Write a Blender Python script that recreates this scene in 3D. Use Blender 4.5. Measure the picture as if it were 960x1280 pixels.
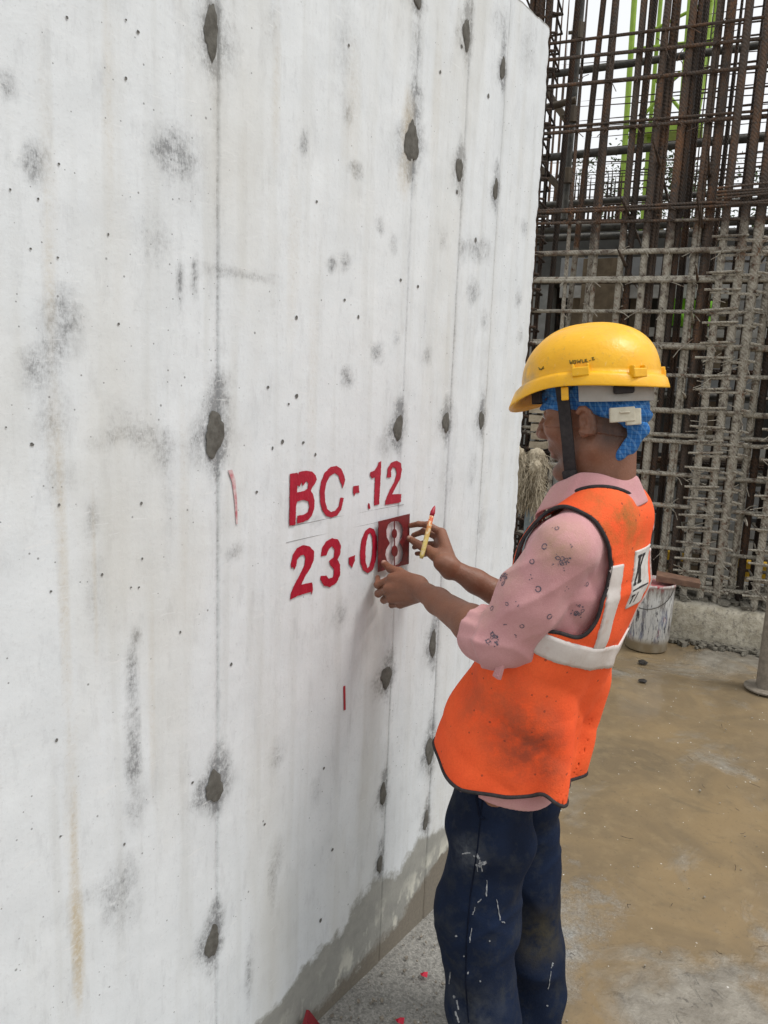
import bpy, bmesh, math, random
import numpy as np
from mathutils import Vector, Matrix
from mathutils.geometry import tessellate_polygon
random.seed(7); RNG = np.random.default_rng(7)
S = bpy.context.scene; COL = S.collection
for o in list(bpy.data.objects): bpy.data.objects.remove(o)
# ------------------------------------------------------------------ camera
FP, CX, CY = 961., 480., 640.
CAM = np.array([1.06, 0., 1.58])
_dn = np.array([265-CX, 6000-CY, FP]); _dn /= np.linalg.norm(_dn)
_hx = 1190-CX; _wd = np.array([_hx, -(_hx*_dn[0]+FP*_dn[2])/_dn[1], FP]); _wd /= np.linalg.norm(_wd)
RW = np.array([np.cross(_wd, -_dn), _wd, -_dn])          # world axes in camera coordinates
cd = bpy.data.cameras.new('camera'); cam = bpy.data.objects.new('camera', cd); COL.objects.link(cam)
cd.sensor_fit = 'VERTICAL'; cd.sensor_height = 36; cd.lens = FP/1280*36; cd.clip_start = .05; cd.clip_end = 600
M4 = Matrix.Identity(4)
for i in range(3):
    M4[i][0] = RW[i, 0]; M4[i][1] = -RW[i, 1]; M4[i][2] = -RW[i, 2]; M4[i][3] = CAM[i]
cam.matrix_world = M4; S.camera = cam
# ------------------------------------------------------------------ sky and sun (overcast)
SUN = Vector((.42, .12, .90)).normalized()
W = bpy.data.worlds.new('World'); S.world = W; W.use_nodes = True
wn = W.node_tree.nodes; wl = W.node_tree.links
sk = wn.new('ShaderNodeTexSky'); sk.sky_type = 'NISHITA'; sk.sun_disc = False
sk.sun_elevation = math.asin(SUN.z); sk.sun_rotation = math.atan2(SUN.x, SUN.y); sk.dust_density = 4.; sk.air_density = 1.
hs = wn.new('ShaderNodeHueSaturation'); hs.inputs['Saturation'].default_value = .12
mx = wn.new('ShaderNodeMix'); mx.data_type = 'RGBA'; mx.inputs[0].default_value = .6
mx.inputs[7].default_value = (9.2, 9.4, 9.6, 1)
wl.new(sk.outputs[0], hs.inputs['Color']); wl.new(hs.outputs[0], mx.inputs[6]); wl.new(mx.outputs[2], wn['Background'].inputs[0])
wn['Background'].inputs[1].default_value = .108
sl = bpy.data.lights.new('sun', 'SUN'); so = bpy.data.objects.new('sun', sl); COL.objects.link(so)
sl.energy = 1.5; sl.angle = math.radians(15); sl.color = (1, .97, .93)
so.rotation_euler = SUN.to_track_quat('Z', 'Y').to_euler(); so.location = (3, 2, 8)
S.view_settings.view_transform = 'Standard'; S.view_settings.look = 'None'; S.view_settings.gamma = 1
S.view_settings.exposure = .38
S.render.engine = 'CYCLES'
# ------------------------------------------------------------------ helpers
def ray(px, py): return RW @ np.array([px-CX, py-CY, FP])
def onx(px, py, x): r = ray(px, py); return CAM + r*((x-CAM[0])/r[0])
def ony(px, py, y): r = ray(px, py); return CAM + r*((y-CAM[1])/r[1])
def onz(px, py, z): r = ray(px, py); return CAM + r*((z-CAM[2])/r[2])
def onp(px, py, o, n): r = ray(px, py); return CAM + r*(np.dot(np.array(o)-CAM, n)/np.dot(r, n))
def tag(o, label=None, category=None, group=None, kind=None):
    for k, v in (('label', label), ('category', category), ('group', group), ('kind', kind)):
        if v: o[k] = v
    return o
def empty(name, loc=(0, 0, 0), **k):
    o = bpy.data.objects.new(name, None); COL.objects.link(o); o.location = loc; o.empty_display_size = .1
    return tag(o, **k)
def mesh(name, v, f, mat, parent=None, smooth=False, col=None):
    me = bpy.data.meshes.new(name)
    v = np.asarray(v, dtype=np.float32)
    if parent is not None: v = v - np.array(parent_loc(parent), dtype=np.float32)
    me.from_pydata(v.tolist() if len(v) < 20000 else [tuple(a) for a in v.tolist()], [], f if isinstance(f, list) else f.tolist())
    return link(name, me, mat, parent, smooth, col)
def parent_loc(p):
    l = Vector(p.location)
    while p.parent: p = p.parent; l += Vector(p.location)
    return l
def link(name, me, mat, parent=None, smooth=False, col=None):
    if smooth: me.polygons.foreach_set('use_smooth', [True]*len(me.polygons))
    if mat and not me.materials:
        for m in (mat if isinstance(mat, (list, tuple)) else [mat]): me.materials.append(m)
    if col is not None:
        a = me.color_attributes.new('col', 'FLOAT_COLOR', 'POINT'); c = np.ones((len(col), 4), np.float32); c[:, :3] = col
        a.data.foreach_set('color', c.ravel())
    o = bpy.data.objects.new(name, me); COL.objects.link(o)
    if parent: o.parent = parent
    me.update()
    return o
class MB:                      # collects simple solids into one mesh
    def __init__(s): s.v = []; s.f = []
    def add(s, v, f):
        n = len(s.v); s.v += [tuple(map(float, a)) for a in v]; s.f += [tuple(i+n for i in q) for q in f]; return s
    def box(s, c, size, rot=None, jit=0):
        h = np.array(size)/2; R = np.eye(3) if rot is None else np.array(rot)
        p = [np.array(c)+R@(h*np.array(k))+RNG.uniform(-jit, jit, 3) for k in [(-1,-1,-1),(1,-1,-1),(1,1,-1),(-1,1,-1),(-1,-1,1),(1,-1,1),(1,1,1),(-1,1,1)]]
        return s.add(p, [(0,3,2,1),(4,5,6,7),(0,1,5,4),(1,2,6,5),(2,3,7,6),(3,0,4,7)])
    def tube(s, pts, r, n=8, closed=False):
        pts = [np.array(p, float) for p in pts]; m = len(pts)
        rr = r if hasattr(r, '__len__') else [r]*m
        v = []; up = None
        for i, p in enumerate(pts):
            t = (pts[(i+1) % m]-pts[i-1]) if closed else pts[min(i+1, m-1)]-pts[max(i-1, 0)]
            t = t/(np.linalg.norm(t)+1e-9)
            if up is None: up = np.array([0, 0, 1.]) if abs(t[2]) < .9 else np.array([1., 0, 0])
            a = np.cross(t, up); a /= np.linalg.norm(a); b = np.cross(a, t); up = b
            v += [p+rr[i]*(a*math.cos(q)+b*math.sin(q)) for q in np.arange(n)*2*math.pi/n]
        f = []
        for i in range(m if closed else m-1):
            j = (i+1) % m
            f += [(i*n+k, i*n+(k+1) % n, j*n+(k+1) % n, j*n+k) for k in range(n)]
        if not closed: f += [tuple(range(n-1, -1, -1)), tuple((m-1)*n+k for k in range(n))]
        return s.add(v, f)
    def lathe(s, c, prof, n=32, cap=True):
        v = [(c[0]+r*math.cos(a), c[1]+r*math.sin(a), c[2]+z) for r, z in prof for a in np.arange(n)*2*math.pi/n]
        f = [(i*n+k, i*n+(k+1) % n, (i+1)*n+(k+1) % n, (i+1)*n+k) for i in range(len(prof)-1) for k in range(n)]
        if cap: f += [tuple(range(n-1, -1, -1)), tuple((len(prof)-1)*n+k for k in range(n))]
        return s.add(v, f)
    def build(s, name, mat, parent=None, smooth=False): return mesh(name, s.v, [list(q) for q in s.f], mat, parent, smooth)
def bevel(o, w=.004, seg=2):
    m = o.modifiers.new('bevel', 'BEVEL'); m.width = w; m.segments = seg; m.limit_method = 'ANGLE'; return o
# ------------------------------------------------------------------ materials
class NT:
    def __init__(s, name):
        s.m = bpy.data.materials.new(name); s.m.use_nodes = True; s.t = s.m.node_tree; s.b = s.t.nodes['Principled BSDF']; s._pos = None
    def n(s, typ, **kw):
        o = s.t.nodes.new('ShaderNode'+typ)
        for k, v in kw.items():
            if k.startswith('i_'): o.inputs[k[2:].replace('_', ' ')].default_value = v
            else: setattr(o, k, v)
        return o
    def l(s, a, b): s.t.links.new(a, b)
    def pos(s):
        if s._pos is None: s._pos = s.n('NewGeometry').outputs['Position']
        return s._pos
    def obj(s): return s.n('TexCoord').outputs['Object']
    def noise(s, scale, detail=4, rough=.6, vec=None, stretch=None, dist=0):
        v = vec or s.pos()
        if stretch:
            q = s.n('VectorMath', operation='MULTIPLY'); s.l(v, q.inputs[0]); q.inputs[1].default_value = stretch; v = q.outputs[0]
        o = s.n('TexNoise'); o.inputs['Scale'].default_value = scale; o.inputs['Detail'].default_value = detail; o.inputs['Roughness'].default_value = rough; o.inputs['Distortion'].default_value = dist
        s.l(v, o.inputs['Vector']); return o.outputs['Fac']
    def vor(s, scale, feature='F1', out='Distance', vec=None, rnd=1):
        o = s.n('TexVoronoi', feature=feature); o.inputs['Scale'].default_value = scale; o.inputs['Randomness'].default_value = rnd
        s.l(vec or s.pos(), o.inputs['Vector']); return o.outputs[out]
    def ramp(s, fac, a, b, lo=0., hi=1.):
        o = s.n('MapRange'); o.inputs[1].default_value = a; o.inputs[2].default_value = b; o.inputs[3].default_value = lo; o.inputs[4].default_value = hi
        s.l(fac, o.inputs[0]); return o.outputs[0]
    def math(s, op, a, b=None):
        o = s.n('Math', operation=op)
        for i, q in enumerate((a, b)):
            if q is None: continue
            if isinstance(q, (int, float)): o.inputs[i].default_value = q
            else: s.l(q, o.inputs[i])
        return o.outputs[0]
    def mix(s, fac, a, b, mode='MIX'):
        o = s.n('Mix', data_type='RGBA', blend_type=mode)
        for i, q in ((0, fac), (6, a), (7, b)):
            if isinstance(q, (int, float)): o.inputs[i].default_value = q
            elif isinstance(q, tuple): o.inputs[i].default_value = q if len(q) == 4 else (*q, 1)
            else: s.l(q, o.inputs[i])
        return o.outputs[2]
    def bump(s, h, dist=.002, strength=1., nrm=None):
        o = s.n('Bump'); o.inputs['Distance'].default_value = dist; o.inputs['Strength'].default_value = strength; s.l(h, o.inputs['Height'])
        if nrm: s.l(nrm, o.inputs['Normal'])
        s.l(o.outputs[0], s.b.inputs['Normal']); return o.outputs[0]
    def out(s, col, rough=.7, spec=.3, metal=0.):
        if isinstance(col, tuple): s.b.inputs['Base Color'].default_value = (*col, 1)
        else: s.l(col, s.b.inputs['Base Color'])
        if isinstance(rough, (int, float)): s.b.inputs['Roughness'].default_value = rough
        else: s.l(rough, s.b.inputs['Roughness'])
        s.b.inputs['Specular IOR Level'].default_value = spec; s.b.inputs['Metallic'].default_value = metal
        return s.m
    def sep(s, vec): o = s.n('SeparateXYZ'); s.l(vec, o.inputs[0]); return o.outputs
    def attr(s, name='col'): return s.n('VertexColor', layer_name=name).outputs[0]
def simple(name, c1, c2=None, sc=20, rough=.7, spec=.3, bump=.0, metal=0., detail=5, local=False):
    t = NT(name); c2 = c2 or tuple(x*.7 for x in c1)
    f = t.noise(sc, detail, .65, vec=t.obj() if local else None)
    if bump: t.bump(t.noise(sc*3, 4, .7), bump)
    return t.out(t.mix(t.ramp(f, .35, .65), c1, c2), rough, spec, metal)

def mat_wall():
    t = NT('whitewashed_concrete'); c = t.attr()
    r, g, b = t.n('SeparateColor'), None, None
    t.l(c, r.inputs[0]); grey, beige, damp = r.outputs[0], r.outputs[1], r.outputs[2]
    n1 = t.noise(9, 6, .65); n2 = t.noise(120, 5, .75); n3 = t.noise(3, 3, .5, stretch=(1, 9, .45)); n4 = t.noise(300, 3, .8, stretch=(1, 1.4, .4))
    base = t.mix(t.ramp(n1, .3, .75), (.715, .742, .757), (.635, .664, .682))
    base = t.mix(t.math('MULTIPLY', t.ramp(n3, .5, .72), .35), base, (.50, .505, .48))
    base = t.mix(t.math('MULTIPLY', t.ramp(n2, .56, .75), .42), base, (.40, .41, .42))
    gm = t.math('MULTIPLY', grey, t.ramp(n2, .2, .66, .1, 1.35)); gm = t.math('MULTIPLY', gm, t.ramp(t.noise(38, 5, .65, dist=.5), .30, .62, .25, 1.4)); gm = t.math('MULTIPLY', gm, t.ramp(n4, .25, .62, .35, 1.35))
    base = t.mix(t.math('MULTIPLY', t.math('MINIMUM', gm, 1.), .88), base, (.20, .205, .21))
    base = t.mix(t.math('MULTIPLY', beige, t.ramp(n2, .2, .7)), base, (.50, .43, .31))
    n5 = t.noise(34, 6, .7, stretch=(1, 1, .3)); base = t.mix(t.math('MULTIPLY', t.ramp(n5, .54, .72), .30), base, (.36, .37, .38)); n6 = t.noise(2.2, 4, .55, stretch=(1, 2, .5)); base = t.mix(t.math('MULTIPLY', t.ramp(n6, .52, .70), .45), base, (.56, .545, .49)); n7 = t.noise(60, 3, .6, stretch=(1, .35, 2.2), dist=.8); base = t.mix(t.math('MULTIPLY', t.ramp(n7, .64, .72), .5), base, (.74, .75, .75))
    # bug holes
    for sc, th, rr in ((26, .86, .07), (40, .82, .09), (75, .86, .13)):
        v = t.n('TexVoronoi'); v.inputs['Scale'].default_value = sc; t.l(t.pos(), v.inputs['Vector'])
        k = t.n('SeparateColor'); t.l(v.outputs['Color'], k.inputs[0])
        on = t.math('GREATER_THAN', k.outputs[0], th); rad = t.math('MULTIPLY', k.outputs[1], rr)
        hole = t.math('MULTIPLY', on, t.ramp(t.math('SUBTRACT', v.outputs['Distance'], rad), -.02, .012, 1., 0.))
        base = t.mix(t.math('MULTIPLY', hole, .7), base, (.13, .13, .125))
    # damp, unpainted foot
    nd = t.math('ADD', damp, t.math('MULTIPLY', t.math('SUBTRACT', t.noise(26, 5, .7), .5), .25))
    dcol = t.mix(t.ramp(t.noise(14, 6, .7), .3, .7), (.25, .25, .23), (.36, .355, .32))
    dcol = t.mix(t.ramp(nd, .70, .76), dcol, t.mix(t.ramp(n2, .3, .7), (.15, .135, .11), (.22, .19, .15)))
    lite = t.math('MULTIPLY', t.ramp(t.noise(17, 5, .6, stretch=(1, 1, .5)), .52, .6), t.ramp(nd, .48, .62))
    dcol = t.mix(t.math('MULTIPLY', lite, t.ramp(nd, .74, .70)), dcol, (.55, .54, .47))
    base = t.mix(t.ramp(nd, .30, .36), base, dcol)
    h = t.math('ADD', t.math('MULTIPLY', n2, .35), t.math('MULTIPLY', t.noise(24, 4, .6), .9))
    t.bump(h, .0011)
    return t.out(base, t.ramp(nd, .3, .36, .62, .5), .3)
def mat_ground():
    t = NT('wet_muddy_concrete'); x, y, z = t.sep(t.pos())
    n1 = t.noise(1.7, 6, .6, dist=.6); n2 = t.noise(14, 6, .7); n3 = t.noise(90, 4, .75); n4 = t.noise(2.6, 5, .6, dist=.8)
    mud = t.mix(t.ramp(n4, .35, .68), (.240, .175, .098), (.158, .122, .078))
    mud = t.mix(t.math('MULTIPLY', t.ramp(n2, .5, .7), .5), mud, (.27, .205, .12)); mud = t.mix(t.math('MULTIPLY', t.ramp(t.noise(6, 6, .7, stretch=(.9, 1.5, 1), dist=.9), .58, .70), .45), mud, (.12, .10, .07))
    gry = t.mix(t.ramp(n2, .3, .68), (.15, .132, .105), (.29, .265, .22)); gry = t.mix(t.math('MULTIPLY', t.ramp(t.noise(11, 6, .75, dist=1.), .58, .64), .7), gry, (.07, .063, .052))
    # more bare grey towards the near side and towards the kerb
    near = t.ramp(y, 2.7, 1.7); farr = t.ramp(y, 3.9, 4.7); w = t.math('ADD', t.math('MAXIMUM', t.math('MULTIPLY', near, .10), t.math('MULTIPLY', farr, .05)), n1)
    wet = t.ramp(w, .56, .68)
    c = t.mix(wet, mud, gry)
    c = t.mix(t.math('MULTIPLY', t.ramp(n3, .58, .72), .5), c, (.09, .08, .06))
    # gravelly grout strip along the wall
    edge = t.math('ADD', x, t.math('MULTIPLY', t.math('SUBTRACT', n2, .5), .22))
    gv = t.vor(230, out='Color'); gs = t.n('SeparateColor'); t.l(gv, gs.inputs[0])
    grav = t.mix(gs.outputs[0], (.19, .185, .17), (.33, .32, .29)); grav = t.mix(t.math('MULTIPLY', t.ramp(n3, .5, .65), .6), grav, (.10, .095, .085))
    ge = t.math('MULTIPLY', t.ramp(edge, .36, .48, 1, 0), t.ramp(t.math('ADD', y, n2), 2.75, 2.35))
    c = t.mix(ge, c, grav)
    glint = t.vor(27); ps = t.math('LESS_THAN', glint, .075)
    c = t.mix(t.math('MULTIPLY', ps, t.ramp(n2, .5, .55)), c, (.62, .60, .55))  # pale specks paint wet glints into the floor colour
    b1 = t.math('ADD', t.math('MULTIPLY', n2, t.ramp(wet, 0, 1, .10, 1.2)), t.math('MULTIPLY', n3, t.ramp(wet, 0, 1, .03, .5)))
    b1 = t.math('ADD', b1, t.math('MULTIPLY', t.math('MULTIPLY', gs.outputs[1], ge), .8))
    t.bump(b1, .006)
    r = t.mix(ge, t.mix(wet, t.mix(t.ramp(n1, .35, .6), (.05,)*3, (.18,)*3), (.36,)*3), (.75,)*3)
    return t.out(c, r, .5)
def mat_rust(name, splash=None, dark=1.):
    t = NT(name); x, y, z = t.sep(t.pos())
    n1 = t.noise(7, 5, .65, stretch=(1, 1, .35)); n2 = t.noise(60, 4, .7)
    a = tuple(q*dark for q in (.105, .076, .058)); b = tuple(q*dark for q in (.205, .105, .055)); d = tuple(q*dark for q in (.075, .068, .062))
    c = t.mix(t.ramp(n1, .48, .66), a, b); c = t.mix(t.ramp(n2, .46, .66), c, d)
    wv = t.n('TexWave', wave_type='BANDS', bands_direction='DIAGONAL'); wv.inputs['Scale'].default_value = 28; wv.inputs['Distortion'].default_value = .3; t.l(t.pos(), wv.inputs['Vector'])
    if splash is not None:
        m = t.math('ADD', z, t.math('MULTIPLY', t.math('SUBTRACT', t.noise(5, 4, .6), .5), .7))
        m = t.math('MULTIPLY', t.ramp(m, splash+.05, splash-.12), t.ramp(t.noise(30, 5, .7), .36, .52))
        cem = t.mix(t.ramp(n2, .3, .7), (.50, .465, .39), (.28, .255, .205))
        c = t.mix(m, c, cem)
    t.bump(t.math('ADD', wv.outputs['Fac'], t.math('MULTIPLY', n2, .5)), .0025)
    return t.out(c, .75, .25)
# ------------------------------------------------------------------ implicit surfaces
f4 = np.float32
def smin(a, b, k):
    h = np.clip(.5+.5*(b-a)/k, 0, 1); return b+(a-b)*h-k*h*(1-h)
def smax(a, b, k): return -smin(-a, -b, k)
def rc(P, a, b, ra, rb):
    a = np.asarray(a, f4); ba = np.asarray(b, f4)-a; pa = P-a
    t = np.clip(pa@ba/max(float(ba@ba), 1e-9), 0, 1)
    return np.linalg.norm(pa-t[:, None]*ba, axis=1)-(ra+t*(rb-ra))
def el(P, c, r, R=None):
    q = P-np.asarray(c, f4)
    if R is not None: q = q@np.asarray(R, f4)
    r = np.asarray(r, f4); k0 = np.linalg.norm(q/r, axis=1); k1 = np.linalg.norm(q/r**2, axis=1)+1e-6
    return k0*(k0-1)/k1
def poly2(x, y, poly):        # signed distance to a polygon in a plane
    d = np.full(x.shape, 1e9, f4); s = np.ones(x.shape, f4); n = len(poly)
    for i in range(n):
        ax, ay = poly[i]; bx, by = poly[i-1]; ex, ey = bx-ax, by-ay; wx, wy = x-ax, y-ay
        t = np.clip((wx*ex+wy*ey)/(ex*ex+ey*ey), 0, 1); d = np.minimum(d, (wx-ex*t)**2+(wy-ey*t)**2)
        c1 = y >= ay; c2 = y < by; c3 = ex*wy > ey*wx
        s[(c1 & c2 & c3) | (~c1 & ~c2 & ~c3)] *= -1
    return s*np.sqrt(d)
def spline(pts, n):
    pts = np.array(pts, float); m = len(pts); o = []
    for i in range(m):
        p0, p1, p2, p3 = pts[i-1], pts[i], pts[(i+1) % m], pts[(i+2) % m]
        for k in range(n):
            u = k/n; o.append(.5*((2*p1)+(-p0+p2)*u+(2*p0-5*p1+4*p2-p3)*u*u+(-p0+3*p1-3*p2+p3)*u**3))
    return np.array(o)
def surf(fn, lo, hi, h, B=8, margin=1.9):
    lo = np.array(lo, f4); nb = np.ceil((np.array(hi)-lo)/(h*B)).astype(int); nv = nb*B+1
    g = np.stack(np.meshgrid(*[np.arange(n) for n in nb], indexing='ij'), -1).reshape(-1, 3)
    cen = lo+(g+.5)*B*h; dc = fn(cen.astype(f4)); keep = np.abs(dc) < margin*B*h*.87
    D = np.repeat(np.repeat(np.repeat(np.where(dc < 0, -1, 1).astype(f4).reshape(nb), B, 0), B, 1), B, 2)
    D = np.pad(D, ((0, 1),)*3, mode='edge')
    kb = g[keep]; l = np.stack(np.meshgrid(*[np.arange(B+1)]*3, indexing='ij'), -1).reshape(-1, 3)
    for i in range(0, len(kb), 400):
        idx = (kb[i:i+400, None, :]*B+l[None]).reshape(-1, 3)
        D[idx[:, 0], idx[:, 1], idx[:, 2]] = fn((lo+idx*h).astype(f4))
    s = D < 0
    c = np.zeros(nv-1, np.int8)
    for dx in (0, 1):
        for dy in (0, 1):
            for dz in (0, 1): c += s[dx:nv[0]-1+dx, dy:nv[1]-1+dy, dz:nv[2]-1+dz]
    cells = np.argwhere((c > 0) & (c < 8)); acc = np.zeros((len(cells), 3)); cnt = np.zeros(len(cells))
    cor = [(0,0,0),(1,0,0),(0,1,0),(1,1,0),(0,0,1),(1,0,1),(0,1,1),(1,1,1)]
    ed = [(0,1),(2,3),(4,5),(6,7),(0,2),(1,3),(4,6),(5,7),(0,4),(1,5),(2,6),(3,7)]
    V = [D[cells[:, 0]+a, cells[:, 1]+b, cells[:, 2]+c_] for a, b, c_ in cor]
    for a, b in ed:
        m = (V[a] < 0) != (V[b] < 0); t = np.where(m, V[a]/(V[a]-V[b]+1e-12), 0)[:, None]
        p = np.array(cor[a])+(np.array(cor[b])-np.array(cor[a]))*t
        acc += np.where(m[:, None], p, 0); cnt += m
    verts = lo+(cells+acc/cnt[:, None])*h
    ix = np.full(nv-1, -1, np.int32); ix[tuple(cells.T)] = np.arange(len(cells))
    F = []
    for ax in range(3):
        u, v = [(1, 2), (2, 0), (0, 1)][ax]
        sl0 = [slice(None)]*3; sl1 = [slice(None)]*3; sl0[ax] = slice(0, -1); sl1[ax] = slice(1, None)
        a, b = s[tuple(sl0)], s[tuple(sl1)]
        e = np.argwhere(a != b); e = e[(e[:, u] > 0) & (e[:, v] > 0) & (e[:, u] < nv[u]-1) & (e[:, v] < nv[v]-1)]
        fl = a[tuple(e.T)]
        def cell(du, dv):
            q = e.copy(); q[:, u] -= du; q[:, v] -= dv; return ix[tuple(q.T)]
        q = np.stack([cell(1, 1), cell(0, 1), cell(0, 0), cell(1, 0)], 1)
        q[~fl] = q[~fl][:, ::-1]; F.append(q)
    return verts, np.concatenate(F)
def raymarch(fn, o, d, t0=0, t1=.6, n=80):
    o = np.asarray(o, f4); d = np.asarray(d, f4)
    ts = np.linspace(t0, t1, n); N = len(o)
    val = fn((o[:, None, :]+d[:, None, :]*ts[None, :, None]).reshape(-1, 3).astype(f4)).reshape(N, n)
    neg = val < 0; hit = neg.any(1); k = np.maximum(neg.argmax(1), 1); i = np.arange(N)
    a, b = val[i, k-1], val[i, k]; t = ts[k-1]+(ts[k]-ts[k-1])*a/(a-b+1e-9)
    return o+d*t[:, None], hit
def grad(fn, P, e=.004):
    P = P.astype(f4); g = np.stack([fn(P+np.eye(3, dtype=f4)[i]*e)-fn(P-np.eye(3, dtype=f4)[i]*e) for i in range(3)], 1)
    return g/(np.linalg.norm(g, axis=1, keepdims=True)+1e-9)
# ================================================================== SETTING
def axis(lo, hi, n_lo, n_hi, fine_lo, fine_hi, step):
    a = -np.geomspace(fine_lo-lo, .2, n_lo)+fine_lo; b = fine_hi+np.geomspace(.2, hi-fine_hi, n_hi)
    return np.concatenate([a, np.arange(fine_lo, fine_hi, step), b])
gx = axis(-150, 150, 14, 14, -.6, 2.2, .03); gy = axis(-150, 150, 14, 14, .8, 5.4, .03)
GX, GY = np.meshgrid(gx, gy, indexing='ij')
def wob(x, y, s, seed):
    r = np.random.default_rng(seed); o = 0
    for i in range(6):
        a, p = r.uniform(0, 6.28, 2); k = s*(1+.6*i); o = o+np.sin(k*(x*np.cos(a)+y*np.sin(a))+p)/(1+.5*i)
    return o/3
near = np.exp(-((GX-.6)/4)**4-((GY-3)/4)**4)
GZ = near*(.006*wob(GX, GY, 4, 3)+.003*wob(GX, GY, 17, 4)) - .006
n1, n2 = GX.shape
idx = np.arange(n1*n2).reshape(n1, n2)
q = np.stack([idx[:-1, :-1], idx[1:, :-1], idx[1:, 1:], idx[:-1, 1:]], -1).reshape(-1, 4)
tag(mesh('ground', np.stack([GX, GY, GZ], -1).reshape(-1, 3), q, mat_ground(), smooth=True), kind='structure')
# ------------------------------------------------------------------ the whitewashed wall
WY0, WY1, WZ, WT = -.9, 2.185, 2.565, .45
wall = empty('concrete_wall', (0, (WY0+WY1)/2, 0), label='tall whitewashed concrete wall with red stencilled characters, filling the left side', category='wall')
seams = [.948, 1.529, 1.75, 1.939]
ys = np.concatenate([np.linspace(WY0, .44, 30, endpoint=False), np.arange(.44, WY1-.003, .006)])
for s_ in seams: ys = ys[np.abs(ys-s_) > .0045]; ys = np.concatenate([ys, [s_-.003, s_-.001, s_+.001, s_+.003]])
ys = np.sort(np.concatenate([ys, [WY1]])); zs = np.linspace(-.05, WZ, 430)
Y, Z = np.meshgrid(ys, zs, indexing='ij'); y_, z_ = Y.ravel(), Z.ravel()
def wall_x(y, z):
    y, z = np.asarray(y, float), np.asarray(z, float); o = .0012*wob(y, z, 5, 5)+.0006*wob(y, z, 30, 8)
    for i, s_ in enumerate(seams): o = o+np.where(y > s_, .0012*(-1)**i, 0)
    return o
X = wall_x(y_, z_)
for i, s_ in enumerate(seams):
    X -= np.where(np.abs(y_-s_) < .0015, .0025, 0)
R_ = np.zeros_like(y_); B_ = np.zeros_like(y_)
def wpt(px, py): p = onx(px, py, 0.); return p[1], p[2]
def blob(A, px, py, rx, ry, amt, soft=1., pw=1.2, seed=None):
    cy, cz = wpt(px, py); ry_ = abs(wpt(px+rx, py)[0]-cy); rz_ = abs(wpt(px, py+ry)[1]-cz)
    w1 = wob(y_/ry_, z_/rz_, 1.6, (seed or int(px*7+py)) % 9973); w2 = wob(y_/ry_, z_/rz_, 4.5, int(px*3+py) % 9973)
    d = np.hypot((y_-cy)/ry_, (z_-cz)/rz_)*(1+.28*w1+.18*w2)
    A += amt*np.clip(1.35-d, 0, 1)**pw
TIES = [(264,40,9,33),(268,543,12,27),(267,983,11,19),(265,1178,8,19),(514,178,8,27),(497,535,6,15),(482,846,7,13),(478,992,4,13),(474,1080,3,12),
        (583,43,5,19),(574,212,4,16),(557,528,4,13),(541,805,4,16),(537,938,5,16),(532,1025,3,11),(628,85,3,16),(619,237,3,13),(601,525,3,12),(521,2,5,9)]
for px, py, rx, ry, a in [(8,105,12,22,.7),(42,200,18,30,.75),(215,190,25,28,.7),(225,200,40,50,.2),(78,400,25,42,.65),(60,450,30,30,.35),(225,350,4,30,.85),(243,345,4,26,.85),(300,343,48,8,.45),(190,300,25,40,.25),
    (380,180,6,17,.75),(435,142,8,18,.4),(445,212,9,12,.75),(475,283,6,12,.55),(492,305,5,12,.5),(415,330,7,10,.7),(432,326,7,12,.75),(555,297,6,14,.4),(600,313,14,18,.55),(578,313,5,16,.4),(590,365,9,16,.55),
    (470,440,9,12,.65),(433,472,9,13,.65),(535,445,6,12,.6),(495,423,4,10,.4),(605,400,5,14,.35),(185,545,32,22,.55),(150,530,22,32,.35),(200,570,16,22,.4),(130,550,22,14,.35),(65,520,22,45,.4),(45,465,20,30,.45),(75,600,22,30,.35),(115,650,10,26,.6),
    (165,830,9,28,.5),(165,905,9,75,.6),(165,960,11,25,.5),(170,795,6,10,.85),(170,1010,14,30,.35),(292,690,10,10,.6),(345,945,11,20,.4),(345,1075,10,24,.35),(425,770,9,18,.4),(395,990,8,18,.2),(120,740,14,60,.25),(150,1120,25,45,.45),(110,1120,40,16,.2),
    (290,60,12,50,.25),(340,30,10,40,.25),(430,60,14,70,.2),(520,60,9,70,.35),(648,375,4,12,.5),(655,285,4,14,.35),(650,420,4,10,.4),(210,620,10,60,.18),(660,60,12,40,.3),(625,25,14,22,.3),(340,1110,5,30,.5),(310,1220,5,40,.45),(560,600,8,30,.2),(590,590,6,24,.25),(600,660,6,24,.3),(480,560,12,16,.3),(395,650,6,8,.3)]:
    blob(R_, px, py, rx, ry, a)
for k, (px, py, rx, ry) in enumerate(TIES):            # smears of mortar round each tie hole
    blob(R_, px, py, rx*2.1, ry*1.5, .85, pw=1.3); blob(R_, px+rx*.5, py-ry*1.7, rx*1.2, ry*1.2, .75); blob(R_, px+rx*.2, py+ry*1.4, rx*.8, ry*1.1, .55); blob(R_, px-rx, py+ry*.5, rx*2.6, ry*1.2, .22)
for px, py, rx, ry, a in [(80,720,6,150,.55),(95,1130,6,120,.75),(98,1190,8,60,.8),(90,1000,8,90,.35),(135,120,6,150,.35),(118,720,3,90,.5),(62,360,7,80,.4),(190,880,4,110,.35),(60,200,9,170,.22),(345,110,5,90,.35),(365,330,7,110,.25),(510,165,8,40,.8),(505,220,7,25,.5),
    (440,130,9,80,.3),(545,130,5,80,.25),(230,640,5,120,.25),(390,480,6,140,.2),(610,470,5,150,.2),(70,560,10,80,.3),(555,1000,20,60,.2),(560,800,9,200,.16),(520,700,6,200,.15)]:
    blob(B_, px, py, rx, ry, a, pw=.8)
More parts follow.
